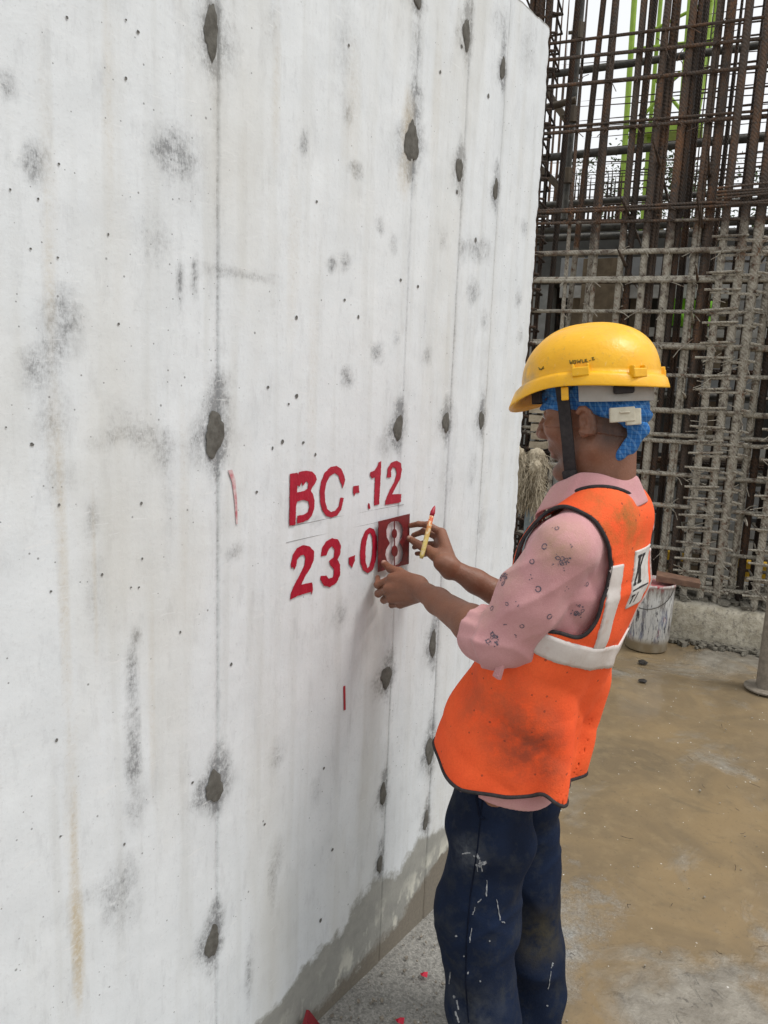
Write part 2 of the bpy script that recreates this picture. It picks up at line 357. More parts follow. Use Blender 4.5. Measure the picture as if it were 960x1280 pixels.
for s_ in seams:
    v = .55+.45*wob(z_, y_*0, 9, int(s_*100)); R_ += ((.8 if s_ < 1 else .6)*np.exp(-((y_-s_)/.0026)**2)+.16*np.exp(-((y_-s_)/.02)**2))*np.clip(v, .15, 1)
pts1 = sorted(wpt(a, b) for a, b in [(300,1300),(351,1249),(384,1202),(429,1161),(444,1128),(472,1096),(499,1089),(519,1053),(554,1034)])
pts2 = sorted(wpt(a, b) for a, b in [(370,1285),(415,1240),(468,1182),(495,1155),(550,1069)])
zb1 = np.interp(y_, [p[0] for p in pts1], [p[1] for p in pts1]); zb2 = np.minimum(np.interp(y_, [p[0] for p in pts2], [p[1] for p in pts2]), zb1-.05)
D_ = np.clip(.33+.40*(zb1-z_)/(zb1-zb2), 0, 1)
X = np.where(z_ < zb2*.7, X+.0, X)
n1, n2 = Y.shape; idx = np.arange(n1*n2).reshape(n1, n2)
q = np.stack([idx[:-1, :-1], idx[1:, :-1], idx[1:, 1:], idx[:-1, 1:]], -1).reshape(-1, 4).tolist()
chip = np.exp(-((y_-WY1)/.01)**2)*.004*(wob(z_, y_*0, 24, 77)+.6*wob(z_, y_*0, 80, 78))
V = np.stack([X-np.abs(chip), y_-np.abs(chip)*.8, z_], -1)
chipz = np.exp(-((z_-WZ)/.012)**2)*.006*np.abs(wob(y_, z_*0, 30, 79)); V[:, 2] -= chipz
nb = len(V); bk = [(-WT, WY0, -.05), (-WT, WY1, -.05), (-WT, WY1, WZ), (-WT, WY0, WZ)]
V = np.concatenate([V, bk]); C = np.concatenate([np.stack([R_, B_, D_], -1), np.zeros((4, 3))])
top = idx[:, -1].tolist(); end = idx[-1, :].tolist(); st = idx[0, :].tolist()
q += [end+[nb+2, nb+1], [nb+3, nb+2]+top[::-1], st[::-1]+[nb, nb+3], [nb, nb+1, nb+2, nb+3][::-1]]
MW = mat_wall()
wo = mesh('wall_face', V, q, MW, wall, True, C)
for p in wo.data.polygons:
    if len(p.vertices) > 4 or p.vertices[0] >= nb: p.use_smooth = False
# mortar plugs in the tie holes
MP = simple('grey_mortar', (.14, .135, .12), (.085, .08, .07), 60, .9, .2, .001)
for k, (px, py, rx, ry) in enumerate(TIES):
    rg = np.random.default_rng(k+50); n = 26; cy, cz = wpt(px, py); a_ = abs(wpt(px+rx, py)[0]-cy); b_ = abs(wpt(px, py+ry)[1]-cz)
    ang = np.arange(n)*2*math.pi/n; rad = 1+.10*np.sin(2*ang+rg.uniform(0, 6))+.10*np.sin(3*ang+rg.uniform(0, 6))+rg.uniform(-.10, .10, n)
    sq = np.abs(np.cos(ang))**1.2*np.sign(np.cos(ang))
    v = [(.0020, cy+.1*a_, cz)]
    for m, xx in ((.6, .0021), (.9, .0018), (1., .0010)): v += [(xx+rg.uniform(-.0002, .0002)*(m < 1), cy+a_*m*r*s, cz+b_*m*r*math.sin(t)) for r, s, t in zip(rad, sq, ang)]
    v = [(a+max(float(wall_x(b, c)), float(wall_x(cy-a_*.5, cz)), float(wall_x(cy+a_*.5, cz))), b, c) for a, b, c in v]
    f = [[0, 1+i, 1+(i+1) % n] for i in range(n)]
    for rr in (0, 1): f += [[1+rr*n+i, 1+(rr+1)*n+i, 1+(rr+1)*n+(i+1) % n, 1+rr*n+(i+1) % n] for i in range(n)]
    mesh('mortar_plug', v, f, MP, wall, True)
# larger bug holes, as shallow dark pits with a rim, joined
mb = MB()
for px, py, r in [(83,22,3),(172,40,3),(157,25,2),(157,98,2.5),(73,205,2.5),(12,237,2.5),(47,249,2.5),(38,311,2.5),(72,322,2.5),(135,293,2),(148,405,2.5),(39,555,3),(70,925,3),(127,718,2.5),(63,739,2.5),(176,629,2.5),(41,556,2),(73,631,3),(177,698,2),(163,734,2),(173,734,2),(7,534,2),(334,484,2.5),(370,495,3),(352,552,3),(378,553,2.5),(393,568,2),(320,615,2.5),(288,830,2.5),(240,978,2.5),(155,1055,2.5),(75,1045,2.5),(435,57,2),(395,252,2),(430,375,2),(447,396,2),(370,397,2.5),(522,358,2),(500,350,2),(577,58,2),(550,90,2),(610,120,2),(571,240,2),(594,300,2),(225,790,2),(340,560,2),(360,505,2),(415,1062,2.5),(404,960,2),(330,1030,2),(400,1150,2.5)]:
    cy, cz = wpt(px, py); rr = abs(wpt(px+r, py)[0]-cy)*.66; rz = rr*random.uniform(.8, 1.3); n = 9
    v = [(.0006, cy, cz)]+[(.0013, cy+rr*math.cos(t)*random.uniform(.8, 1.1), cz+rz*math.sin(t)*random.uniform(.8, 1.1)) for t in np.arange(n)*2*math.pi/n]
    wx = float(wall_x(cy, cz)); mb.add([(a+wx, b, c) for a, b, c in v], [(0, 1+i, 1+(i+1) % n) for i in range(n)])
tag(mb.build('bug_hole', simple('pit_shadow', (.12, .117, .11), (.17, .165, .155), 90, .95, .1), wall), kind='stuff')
# ------------------------------------------------------------------ red stencilled characters
t = NT('red_paint'); n_ = t.noise(55, 5, .7, stretch=(1, 1, .6))
c_ = t.mix(t.ramp(n_, .3, .7), (.30, .006, .022), (.42, .012, .035)); c_ = t.mix(t.math('MULTIPLY', t.ramp(t.noise(260, 4, .8), .62, .74), .45), c_, (.62, .40, .40))
t.bump(n_, .002); MR = t.out(c_, .38, .45)
def uv(u, v, x): return onx(340+u/4.8, 560+v/4.8, x)
def rough_poly(poly, amp=1.2, step=7):
    o = []; n = len(poly)
    for i in range(n):
        a, b = np.array(poly[i], float), np.array(poly[(i+1) % n], float); m = max(1, int(np.hypot(*(b-a))/step))
        o += [tuple(a+(b-a)*k/m+(RNG.normal(0, amp*.6, 2) if k else 0)) for k in range(m)]
    return o
def flat(name, loops, to3d, mat, parent, thick=.0012, nrm=(1, 0, 0)):
    L = [[Vector(to3d(u, v)) for u, v in lp] for lp in loops]
    L2 = [[Vector((p.y, p.z, 0)) for p in lp] for lp in L]
    tri = tessellate_polygon(L2); pts = [p for lp in L for p in lp]; N = Vector(nrm)*thick; n = len(pts)
    v = [p+N for p in pts]+pts; f = []
    for a, b, c in tri:
        nn = (v[b]-v[a]).cross(v[c]-v[a]); f.append([a, b, c] if nn.dot(N) > 0 else [a, c, b])
    k = 0
    for lp in L:
        m = len(lp); f += [[k+i, k+(i+1) % m, n+k+(i+1) % m, n+k+i] for i in range(m)]; k += m
    return mesh(name, v, f, mat, parent)
CH = {
 'B': [[(108,155),(152,148),(156,162),(162,143),(205,136),(240,141),(262,165),(268,190),(257,213),(242,232),(232,255),(246,280),(255,318),(252,365),(238,405),(215,432),(180,446),(150,453),(152,407),(190,400),(215,385),(224,350),(217,320),(188,311),(150,321),(144,345),(140,460),(104,465)],
       [(152,224),(149,266),(192,258),(214,243),(218,212),(206,196),(195,213),(184,228),(178,204),(166,232)]],
 'C': [[(438,190),(430,160),(415,125),(385,106),(350,115),(315,150),(295,200),(286,260),(288,320),(300,370),(325,408),(355,417),(390,405),(415,370),(430,300),(411,297),(400,350),(380,375),(355,385),(330,365),(318,320),(316,260),(325,210),(345,170),(375,150),(398,165),(408,200),(416,215),(423,242),(430,222)]],
 'full_stop': [[(487,230),(520,224),(524,268),(500,272),(493,288),(486,268)]],
 '1': [[(640,85),(655,78),(654,110),(642,338),(612,345),(618,175),(600,182),(588,165),(590,145),(615,135),(632,110)]],
 '2': [[(688,178),(695,120),(715,88),(748,76),(772,90),(779,130),(770,180),(745,230),(720,278),(775,275),(772,325),(678,342),(680,315),(705,255),(735,200),(748,150),(740,120),(722,115),(712,140),(715,175)]],
 'drip': [[(578,330),(584,333),(590,360),(582,368),(575,350)]],
 'TWO': [[(118,725),(112,700),(125,640),(150,600),(185,583),(225,590),(252,620),(250,670),(230,720),(195,775),(175,820),(240,806),(245,850),(238,880),(233,862),(160,885),(108,908),(115,865),(135,820),(165,765),(195,700),(200,660),(190,640),(170,645),(150,670),(145,705),(132,730),(126,712)]],
 '3': [[(292,650),(300,600),(325,560),(360,540),(395,548),(413,585),(408,635),(392,670),(408,700),(408,760),(385,810),(345,835),(310,825),(290,790),(292,768),(325,765),(340,785),(365,775),(372,730),(350,705),(342,680),(370,655),(375,610),(360,590),(340,605),(325,645)]],
 'STOP2': [[(460,658),(498,642),(495,680),(478,720),(462,695)]],
 '0': [[(585,478),(610,485),(628,530),(630,590),(622,670),(605,730),(575,750),(548,735),(530,690),(528,620),(538,550),(558,500)], [(588,508),(600,530),(604,590),(598,660),(585,710),(572,722),(562,690),(560,620),(566,560),(576,520)]]}
for k, lp in CH.items():
    flat('painted_full_stop' if 'STOP' in k.upper() else 'paint_drip' if k == 'drip' else 'painted_letter' if k in 'BC' else 'painted_digit', [rough_poly(q_) for q_ in lp], lambda u, v: uv(u, v, .0032), MR, wall, .0006)
for nm, poly in (('paint_streak', [(285,588),(290,587),(294,600),(296,625),(297,655),(295,655),(293,625),(290,603)]), ('paint_streak', [(429,858),(431.5,857),(432,887),(429.6,888)])):
    flat(nm, [poly], lambda u, v: onx(u, v, .0022), simple('faint_red_paint', (.48, .16, .18), (.62, .50, .50), 60, .6) if nm == 'paint_streak' and poly[0][0] < 300 else MR, wall, .0006)
# pencil guide lines
mb = MB()
for a, b in (((358,678),(474,652)), ((365,657),(505,630))):
    p, q_ = onx(*a, .0016), onx(*b, .0016); mb.tube([p+(q_-p)*k/8+np.array([0, 0, random.uniform(-.0006, .0006)]) for k in range(9)], .0006, 4)
mb.build('pencil_line', simple('pencil', (.30, .30, .30), None, 200), wall)
# ------------------------------------------------------------------ stencil plate held on the wall
st = empty('stencil_plate', onx(555, 690, .008)*0+onx(492, 680, .008), label='small dark red metal stencil plate cut with the digit 8, pressed on the wall', category='stencil')
SX = .010
plate = [(637,440),(824,394),(818,695),(700,724),(634,744)]
e8 = [(732,440),(758,442),(776,460),(785,490),(778,540),(764,563),(782,598),(787,635),(780,670),(762,695),(735,705),(705,698),(686,672),(677,640),(682,608),(704,570),(686,535),(683,492),(694,458),(712,444)]
def ellp(cu, cv, ru, rv): return [(cu+ru*math.cos(a), cv+rv*math.sin(a)) for a in np.arange(16)*2*math.pi/16]
t = NT('painted_stencil_metal'); nn = t.noise(45, 5, .7)
MS = t.out(t.mix(t.ramp(nn, .35, .65), (.10, .012, .014), (.19, .020, .022)), .45, .4); 
flat('plate', [plate, e8], lambda u, v: uv(u, v, SX), MS, st, .0016)
flat('upper_island', [ellp(733, 513, 15, 28)], lambda u, v: uv(u, v, SX), MS, st, .0016)
flat('lower_island', [ellp(734, 618, 18, 34)], lambda u, v: uv(u, v, SX), MS, st, .0016)
for v0, v1 in ((432, 490), (538, 588), (648, 715)): flat('bridge', [[(731, v0), (735.5, v0-1), (735.5, v1-1), (731, v1)]], lambda u, v: uv(u, v, SX), MS, st, .0014)
flat('pinkish_wall_patch', [[(678,450),(790,440),(790,700),(676,712)]], lambda u, v: uv(u, v, .0035), simple('mottled_pinkish_white', (.68, .66, .66), (.58, .47, .48), 60, .6), wall, .0005)  # pale patch behind the cut-out digit, mottled with pinkish grey
# ================================================================== BEHIND: rebar cages, scaffold, building
CA = math.radians(15); CD = np.array([math.cos(CA), math.sin(CA), 0]); CN = np.array([math.sin(CA), -math.cos(CA), 0]); K0 = np.array([-.175, 4.88, 0])
def kpt(s, z, off): return K0+CD*s-CN*off+np.array([0, 0, z])
def kp(px, py, off): p = onp(px, py, K0-CN*off, CN); return float(np.dot(p-K0, CD)), float(p[2])
RCAGE = Matrix.Rotation(CA, 4, 'Z')
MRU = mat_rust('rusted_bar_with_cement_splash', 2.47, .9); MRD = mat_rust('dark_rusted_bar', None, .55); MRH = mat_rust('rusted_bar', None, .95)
MCB = mat_rust('cement_splashed_bar', 9.)
def bar_mesh(k, n=8, seg=7, bend=.0):
    rg = np.random.default_rng(k+900); a, b = rg.uniform(-1, 1, 2)*bend, rg.uniform(-1, 1, 2)*bend
    mb = MB(); u = np.linspace(0, 1, seg); mb.tube([(a[0]*math.sin(math.pi*x)+b[0]*math.sin(2*math.pi*x), a[1]*math.sin(math.pi*x)+b[1]*math.sin(2*math.pi*x), x) for x in u], 1., n)
    # the cross-section is in units of the radius, so is the bend
    me = bpy.data.meshes.new('bar'); me.from_pydata(mb.v, [], [list(f) for f in mb.f]); me.polygons.foreach_set('use_smooth', [len(f) == 4 for f in mb.f]); return me
BARM = {}
def bar(name, a, b, r, mat, parent=None, bend=.6, **k):
    a, b = np.array(a, float), np.array(b, float); key = (mat.name, random.randrange(5), bend)
    if key not in BARM: m = bar_mesh(key[1], bend=bend); m.materials.append(mat); BARM[key] = m
    o = bpy.data.objects.new(name, BARM[key]); COL.objects.link(o); d = Vector(b-a)
    o.rotation_mode = 'QUATERNION'; o.rotation_quaternion = d.to_track_quat('Z', 'X'); o.scale = (r, r, d.length)
    loc = Vector(a)
    if parent: loc -= parent_loc(parent); o.parent = parent
    o.location = loc; return tag(o, **k)
# ---- kerb under the cages
kb = MB(); SS = np.linspace(-2.2, 2.6, 130); prof = [(0, -.05), (0, .03), (.0, .10), (.005, .17), (.02, .225), (.06, .243), (.15, .25), (.3, .25), (.5, .25), (.72, .25), (.74, .2), (.74, -.05)]
v = []
for i, s in enumerate(SS):
    for j, (o_, z) in enumerate(prof):
        w = .012*wob(np.array(s), np.array(z+o_), 14, 21)+.008*wob(np.array(s), np.array(z*2+o_), 45, 22); v.append(kpt(s, z+(.8*w if z > .1 else 0), o_+w))
m = len(prof); f = [(i*m+j, (i+1)*m+j, (i+1)*m+j+1, i*m+j+1) for i in range(len(SS)-1) for j in range(m-1)]
kb.add(v, f)
t = NT('rough_pale_concrete'); nn = t.noise(16, 6, .7); xx, yy, zz = t.sep(t.pos())
cc = t.mix(t.ramp(nn, .35, .62), (.33, .295, .22), (.50, .46, .37)); cc = t.mix(t.ramp(t.noise(40, 5, .75), .5, .7), cc, (.17, .155, .13))
cc = t.mix(t.math('MULTIPLY', t.ramp(zz, .225, .25), .75), cc, (.19, .18, .16)); t.bump(nn, .012)
tag(kb.build('concrete_kerb', t.out(cc, .85, .2), None, True), 'rough pale concrete kerb under the rebar cages', 'kerb')
mb = MB()          # dark mud and grit washed up along the kerb
for i in range(420):
    s = random.uniform(-1.4, 1.6); o_ = -abs(random.gauss(0, .05)); r = random.uniform(.006, .02); c = kpt(s, r*.3, o_)
    mb.box(c, (r*2, r*1.6, r*1.2), Matrix.Rotation(random.uniform(0, 6), 3, 'Z'), r*.35)
for i in range(260):
    s = random.uniform(-.6, 1.2); r = random.uniform(.008, .03); c = kpt(s, .25+r*.2, random.uniform(.03, .6)); mb.box(c, (r*2, r*2, r), Matrix.Rotation(random.uniform(0, 6), 3, 'Z'), r*.4)
tag(mb.build('mortar_rubble', simple('grey_rubble', (.12, .11, .09), (.2, .185, .15), 50, .9)), kind='stuff')
# ---- main cage
OFF = .16
cage = empty('rebar_cage', kpt(.3, .25, OFF), label='wide two-layer rebar wall cage, cement splashed below and rusty above, standing on the kerb', category='rebar cage')
ST = [kp(px, 383, OFF)[0] for px in (705, 740, 772, 800, 827, 863, 958)]; ST += [ST[-1]+.2, ST[-1]+.42]
ZT = 4.3
for i, s in enumerate(ST):
    r = .020 if i > 1 else .013
    bar('vertical_bar', kpt(s, .2, OFF), kpt(s+random.uniform(-.008, .008), ZT if i else 2.45, OFF), r, MRU, cage)
    if i > 1: bar('lapped_bar', kpt(s+.050, .22, OFF+.05), kpt(s+.046, (2.7, ZT, 2.5, ZT, ZT, 2.6, ZT)[i-2], OFF+.03), r, MRH if i % 2 else MRD, cage)
    if i in (3, 5, 7): bar('vertical_bar', kpt(s+.09, .2, OFF+.34), kpt(s+.1, 2.35, OFF+.34), .016, MRD, cage)
S0, S1 = kp(655, 400, OFF)[0], 1.5
rows = [kp(830, y, OFF)[1] for y in (725, 683, 631, 591, 550, 511, 470, 430, 390, 352, 315, 275, 262, 158, 97, 62, 42)]
for i, z in enumerate(rows):
    e = random.uniform(-.05, .05); rr = .0105 if z < 2.4 else .007
    bar('horizontal_bar', kpt(S0+e, z, OFF-.028), kpt(S1, z+random.uniform(-.02, .03), OFF-.028), rr, MRU, cage, 1.2)
    if i in (4, 9, 12, 13): bar('horizontal_bar', kpt(S0+random.uniform(0, .5), z+.018+.012*(i % 3), OFF-.026), kpt(S1, z+.012+random.uniform(0, .04), OFF-.026), rr*.9, MRU, cage, 1.2)
    if i % 3 == 0 and z < 2.6: bar('horizontal_bar', kpt(S0, z+.05, OFF+.37), kpt(S1, z+.05, OFF+.37), .009, MRD, cage, 1.2)
tie = MB()           # twisted binding wire at the crossings
for z in rows:
    for s in ST:
        for k in range(2):
            a = np.array([random.gauss(0, .018), random.gauss(0, .018)]); tie.tube([kpt(s+a[0], z+a[1], OFF-.045), kpt(s-a[0]*1.3, z-a[1]*1.3, OFF-.048), kpt(s-a[0]*2.2+random.gauss(0, .012), z-a[1]*2.2-.015, OFF-.06)], .0024, 4)
tag(tie.build('tie_wire', MRU, cage), kind='stuff')
for s, z in ((ST[2]+.01, 2.62), (ST[3]+.03, 2.9), (ST[5], 2.55)):          # cross links seen end on
    bar('cross_link', kpt(s, z, OFF-.05), kpt(s+.03, z-.05, OFF+.42), .009, MRH, cage)
for i in range(12): s = random.choice(ST)+.02; z = random.uniform(.5, 3.4); bar('cross_link', kpt(s, z, OFF-.06), kpt(s+.02, z-.03, OFF+.4), .009, MRH if z > 2.2 else MRU, cage)
# ---- close-stirruped column cages
def ring_mesh(w, d, r, k):
    rg = np.random.default_rng(k); mb = MB(); j = lambda: rg.uniform(-.008, .008)
    p = [(-w/2+j(), 0, j()), (w/2+j(), 0, j()), (w/2+j(), d, j()), (-w/2+j(), d, j())]
    mb.tube(p, r, 6, True); mb.tube([(w/2-.02, -.004, .012), (w/2+.035, -.012, .002)], r, 6); mb.tube([(-w/2-.045, -.01, .012), (w/2-.1, -.014, .02)], r*.9, 6)
    me = bpy.data.meshes.new('stirrup'); me.from_pydata(mb.v, [], [list(f) for f in mb.f]); return me
def column_cage(label, s0, s1, off, depth, nb, z0, z1, step, r, rs, mat, smat, zs0=None, zs1=None, base=.25, wire=True):
    c = empty('column_cage', kpt((s0+s1)/2, base, off), label=label, category='rebar cage'); w = s1-s0; nrow = max(2, nb)
    for lay in (0, 1):
        for i in range(nrow):
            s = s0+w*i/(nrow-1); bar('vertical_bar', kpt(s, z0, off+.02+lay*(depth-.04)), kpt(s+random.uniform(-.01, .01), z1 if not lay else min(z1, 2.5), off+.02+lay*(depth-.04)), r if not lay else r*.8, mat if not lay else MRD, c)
    ms = [ring_mesh(w+.05, depth, rs, int(off*100)+k) for k in range(3)]
    for m_ in ms: m_.materials.append(smat)
    z = zs0 or z0+.05; k = 0
    while z < (zs1 or z1):
        o = bpy.data.objects.new('stirrup', ms[k % 3]); COL.objects.link(o); o.parent = c
        o.location = Vector(kpt((s0+s1)/2+random.uniform(-.012, .012), z, off-.004))-c.location; o.rotation_euler = (random.uniform(-.03, .03), random.uniform(-.045, .045), CA+random.uniform(-.03, .03)); z += step*random.uniform(.75, 1.25); k += 1
    if wire:
        tw = MB()
        for i in range(int((z1-z0)*26)):
            s = s0+w*random.randrange(nrow)/(nrow-1); z = random.uniform(z0, (zs1 or z1)); a = np.array([random.gauss(0, .02), random.gauss(0, .02)])
            tw.tube([kpt(s+a[0], z+a[1], off-.02), kpt(s-a[0], z-a[1], off-.025), kpt(s-a[0]*2+random.gauss(0, .02), z-a[1]*2, off-.05)], .0024, 4)
        tag(tw.build('tie_wire', smat, c), kind='stuff')
    return c
sD = [kp(px, 496, .10)[0] for px in (881, 904, 927)]
column_cage('narrow cement-grey column cage with close stirrups, right of the helmet', sD[0], sD[2], .10, .30, 3, .2, ZT, .095, .020, .0085, MRU, MRU, .32, 2.55)
sE = kp(957, 640, .06)[0]
column_cage('column cage at the right edge, partly behind the steel prop', sE, sE+.30, .06, .3, 3, .2, ZT, .10, .02, .0085, MRU, MRU, .32, 2.4)
sL0, sL1 = kp(655, 400, .12)[0], kp(686, 400, .12)[0]
column_cage('dark rusty column cage beside the far edge of the white wall', sL0-.10, sL1-.13, .12, .3, 4, .2, ZT, .11, .018, .008, MRD, MRD, .3, 4.2)
sR0, sR1 = kp(677, 400, 2.3)[0], kp(697, 400, 2.3)[0]
column_cage('small red-brown column cage with dense stirrups deep behind', sR0, sR1, 2.3, .25, 4, .0, kp(680, 322, 2.3)[1], .075, .012, .008, MRH, MRH, .3, None, 0., False)
mb = MB()
for k in range(6): z = 2.62+k*.02; mb.tube([kpt(sD[0]-.06, z, .06), kpt(sD[2]+.12, z+random.uniform(-.02, .03), .055)], .007, 6)
tag(mb.build('wire_bundle', MRH), 'bundle of rusty horizontal wires tied high across the narrow column cage', 'wire bundle')
# ---- scaffold tubes
t = NT('scaffold_steel'); nn = t.noise(18, 5, .7); MSC = t.out(t.mix(t.ramp(nn, .4, .62), (.105, .10, .085), (.052, .050, .046)), .6, .4, .3); t.bump(nn, .001)
MSB = simple('brown_scaffold_steel', (.14, .11, .075), (.08, .065, .05), 12, .65, .35)
def kline(a, b, off): s, z = kp(*a, off); s2, z2 = kp(*b, off); return kpt(s, z, off), kpt(s2, z2, off)
def scaff(label, a, b, off, r=.024, mat=None, ext=(0, 0), name='scaffold_tube', cps=()):
    p, q = kline(a, b, off); d = q-p; p = p-d*ext[0]; q = q+d*ext[1]
    o = bar(name, p, q, r, mat or MSC, None, 0., label=label, category='scaffold tube', group='scaffold tubes behind the rebar')
    for c in cps:
        m = MB(); ctr = d*0+p+(q-p)*c; u = d/np.linalg.norm(d); m.tube([ctr-u*.055, ctr-u*.05, ctr+u*.05, ctr+u*.055], [r*1.2, r*1.75, r*1.75, r*1.2], 10); x = np.cross(u, CN); m.tube([ctr+x*r*1.5, ctr+x*r*3], r*.5, 6)
        cc = m.build('coupler', MSB); cc.parent = o; cc.matrix_parent_inverse = (Matrix.LocRotScale(o.location, o.rotation_quaternion, o.scale)).inverted()
    return o
scaff('upper horizontal scaffold tube crossing behind the rusty bars', (690,93), (925,60), .9, .026, None, (.05, .3))
scaff('middle horizontal scaffold tube crossing behind the rusty bars', (684,197), (915,175), .9, .027, None, (.05, .3))
scaff('vertical scaffold standard with couplers near the top of the wall edge', (727,0), (706,262), .85, .024, None, (.3, .05), cps=(.33, .62, .84))
scaff('short diagonal brace left of the vertical standard, upper one', (686,118), (712,156), .88, .024, MSB, (.25, 0))
scaff('short diagonal brace left of the vertical standard, lower one', (672,208), (708,242), .88, .025, MSB, (.25, 0))
scaff('stub of brown tube clamped at the wall corner', (676,136), (720,125), .55, .024, MSB, (.2, 0))
for i, (a, b, r) in enumerate([((680,256),(910,241),.022), ((680,266),(910,252),.020), ((680,287),(910,277),.032), ((680,298),(910,290),.028)]):
    scaff('dark horizontal pipe along the deck edge, %s from the top' % ('first', 'second', 'third', 'lowest')[i], a, b, 1.3+.1*i, r, None, (.2, .4))
scaff('thin vertical tube standing behind the rusty bars', (864,150), (855,260), 1.25, .024, None, (.6, .1), cps=(.5,))
# ---- building under construction, behind
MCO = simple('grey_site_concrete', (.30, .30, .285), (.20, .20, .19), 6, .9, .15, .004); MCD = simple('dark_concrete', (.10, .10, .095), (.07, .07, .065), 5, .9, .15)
bld = empty('unfinished_building', kpt(0, 0, 3), label='dark unfinished concrete storey with a flat slab, far behind the cages', category='building')
def kbox(name, s0, s1, z0, z1, o0, o1, mat, parent=None, jit=0., bev=0., **k):
    m = MB(); m.box(kpt((s0+s1)/2, (z0+z1)/2, (o0+o1)/2), (s1-s0, o1-o0, z1-z0), np.array(RCAGE.to_3x3()), jit); o = m.build(name, mat, parent); tag(o, **k)
    return bevel(o, bev) if bev else o
zs_ = kp(830, 287, 1.9)[1]
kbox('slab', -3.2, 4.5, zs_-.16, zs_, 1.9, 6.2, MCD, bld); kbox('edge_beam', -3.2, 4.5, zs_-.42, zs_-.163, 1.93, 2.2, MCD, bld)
kbox('added_back_wall', -3.2, 4.5, -.05, zs_-.163, 4.6, 4.8, MCD, bld); kbox('added_side_wall', -3.2, -3.0, -.05, zs_-.163, 2.21, 4.597, MCD, bld); kbox('added_side_wall', 4.3, 4.5, -.05, zs_-.163, 2.21, 4.597, MCD, bld)  # back and side walls added to close the storey into a dark cavity
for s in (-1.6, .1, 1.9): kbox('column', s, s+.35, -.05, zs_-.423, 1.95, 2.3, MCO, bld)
# stacked formwork shutters between cage and building
MF1 = simple('pale_shutter_sheet', (.34, .35, .355), (.26, .265, .26), 7, .8, .2, .002); MF2 = simple('pale_steel_waler', (.50, .50, .47), (.36, .35, .32), 9, .7, .3); MF3 = simple('weathered_timber', (.23, .18, .12), (.14, .11, .075), 10, .85, .15, .003)
fw = empty('formwork_wall', kpt(.6, 0, 1.05), label='stacked grey formwork boards and walers seen through the rebar', category='formwork')
FO = 1.05
for y0, y1, mat, o_, x0, x1, nm in [(319,352,MF1,.06,700,1010,'shutter_board'),(356,373,MF2,0,700,1010,'waler'),(409,420,MF2,.02,760,1010,'waler'),(457,488,MF1,.08,690,1010,'shutter_board'),(489,500,MCD,.0,690,1010,'shutter_board'),
        (551,566,MF2,.02,690,1010,'waler'),(585,607,MF1,.05,690,1010,'shutter_board'),(610,640,MF1,.08,690,1010,'shutter_board'),(644,664,MF1,.03,690,1010,'shutter_board'),(668,684,MF2,.06,690,1010,'waler'),(720,745,MF1,.06,690,1010,'shutter_board')]:
    sa, sb = kp(x0, y0, FO)[0], kp(x1, y0, FO)[0]; za, zb = kp(830, y1, FO)[1], kp(830, y0, FO)[1]; cur = sa
    while cur < sb:
        ln = random.uniform(.5, 1.1); e = min(cur+ln, sb); kbox(nm, cur, e-.006, za+random.uniform(-.006, .006), zb+random.uniform(-.006, .006), FO+o_+random.uniform(0, .02), FO+o_+.06, mat, fw, .003); cur = e
for px in (735, 752, 768): s = kp(px, 380, FO)[0]; kbox('timber_panel', s-.05, s+.045, kp(px, 470, FO)[1], kp(px, 324, FO)[1], FO-.05, FO-.02, MF3, fw, .004)
for px in (716, 790, 905): s = kp(px, 400, FO)[0]; kbox('upright', s-.03, s+.03, -.05, kp(px, 318, FO)[1], FO+.12, FO+.2, MF3, fw)
MYL = simple('yellow_paint', (.55, .33, .02), (.40, .24, .02), 9, .5)
for (xa, xb, ya, yb), lb in (((826, 862, 704, 691), 'short yellow formwork beam low behind the rebar, above the bucket'), ((922, 962, 722, 704), 'short yellow formwork beam low behind the rebar, near the steel prop')):
    kbox('yellow_beam', kp(xa, ya, .85)[0], kp(xb, ya, .85)[0], kp((xa+xb)/2, ya, .85)[1], kp((xa+xb)/2, yb, .85)[1], .85, .95, MYL, None, label=lb, category='beam')
gs0, gs1 = kp(832, 390, 1.0)[0], kp(893, 390, 1.0)[0]
gm = MB(); n = 18
for i in range(n+1):
    for j in range(9):
        u, w = i/n, j/8; p = kpt(gs0+(gs1-gs0)*u, kp(850, 408, 1.0)[1]*(1-w)+kp(850, 374, 1.0)[1]*w+.006*math.sin(9*u), 1.0+.02*math.sin(14*u)+.012*math.sin(9*w+5*u)); gm.v.append(tuple(p)); gm.v.append(tuple(p-CN*.004))
k_ = lambda i, j: 2*(i*9+j)
gm.f += [(k_(i, j), k_(i+1, j), k_(i+1, j+1), k_(i, j+1)) for i in range(n) for j in range(8)]
tag(gm.build('green_sheet', simple('lime_sheet', (.20, .50, .02), (.12, .36, .015), 14, .6), None, True), 'bright lime green sheet hanging behind the bars, right of the helmet', 'sheet')
for i, (y, mat) in enumerate(((493, MSC), (573, MSB), (600, MSC))): scaff('horizontal pipe lying low behind the lower cage, %s one' % ('upper', 'middle', 'lower')[i], (690, y), (960, y+4), .9-.03*i, .026, mat, (0, .2))
bar('bent_pipe', *kline((815,582), (838,570), .85), .03, MSB, None, label='short brown pipe end between the grey formwork boards', category='pipe')
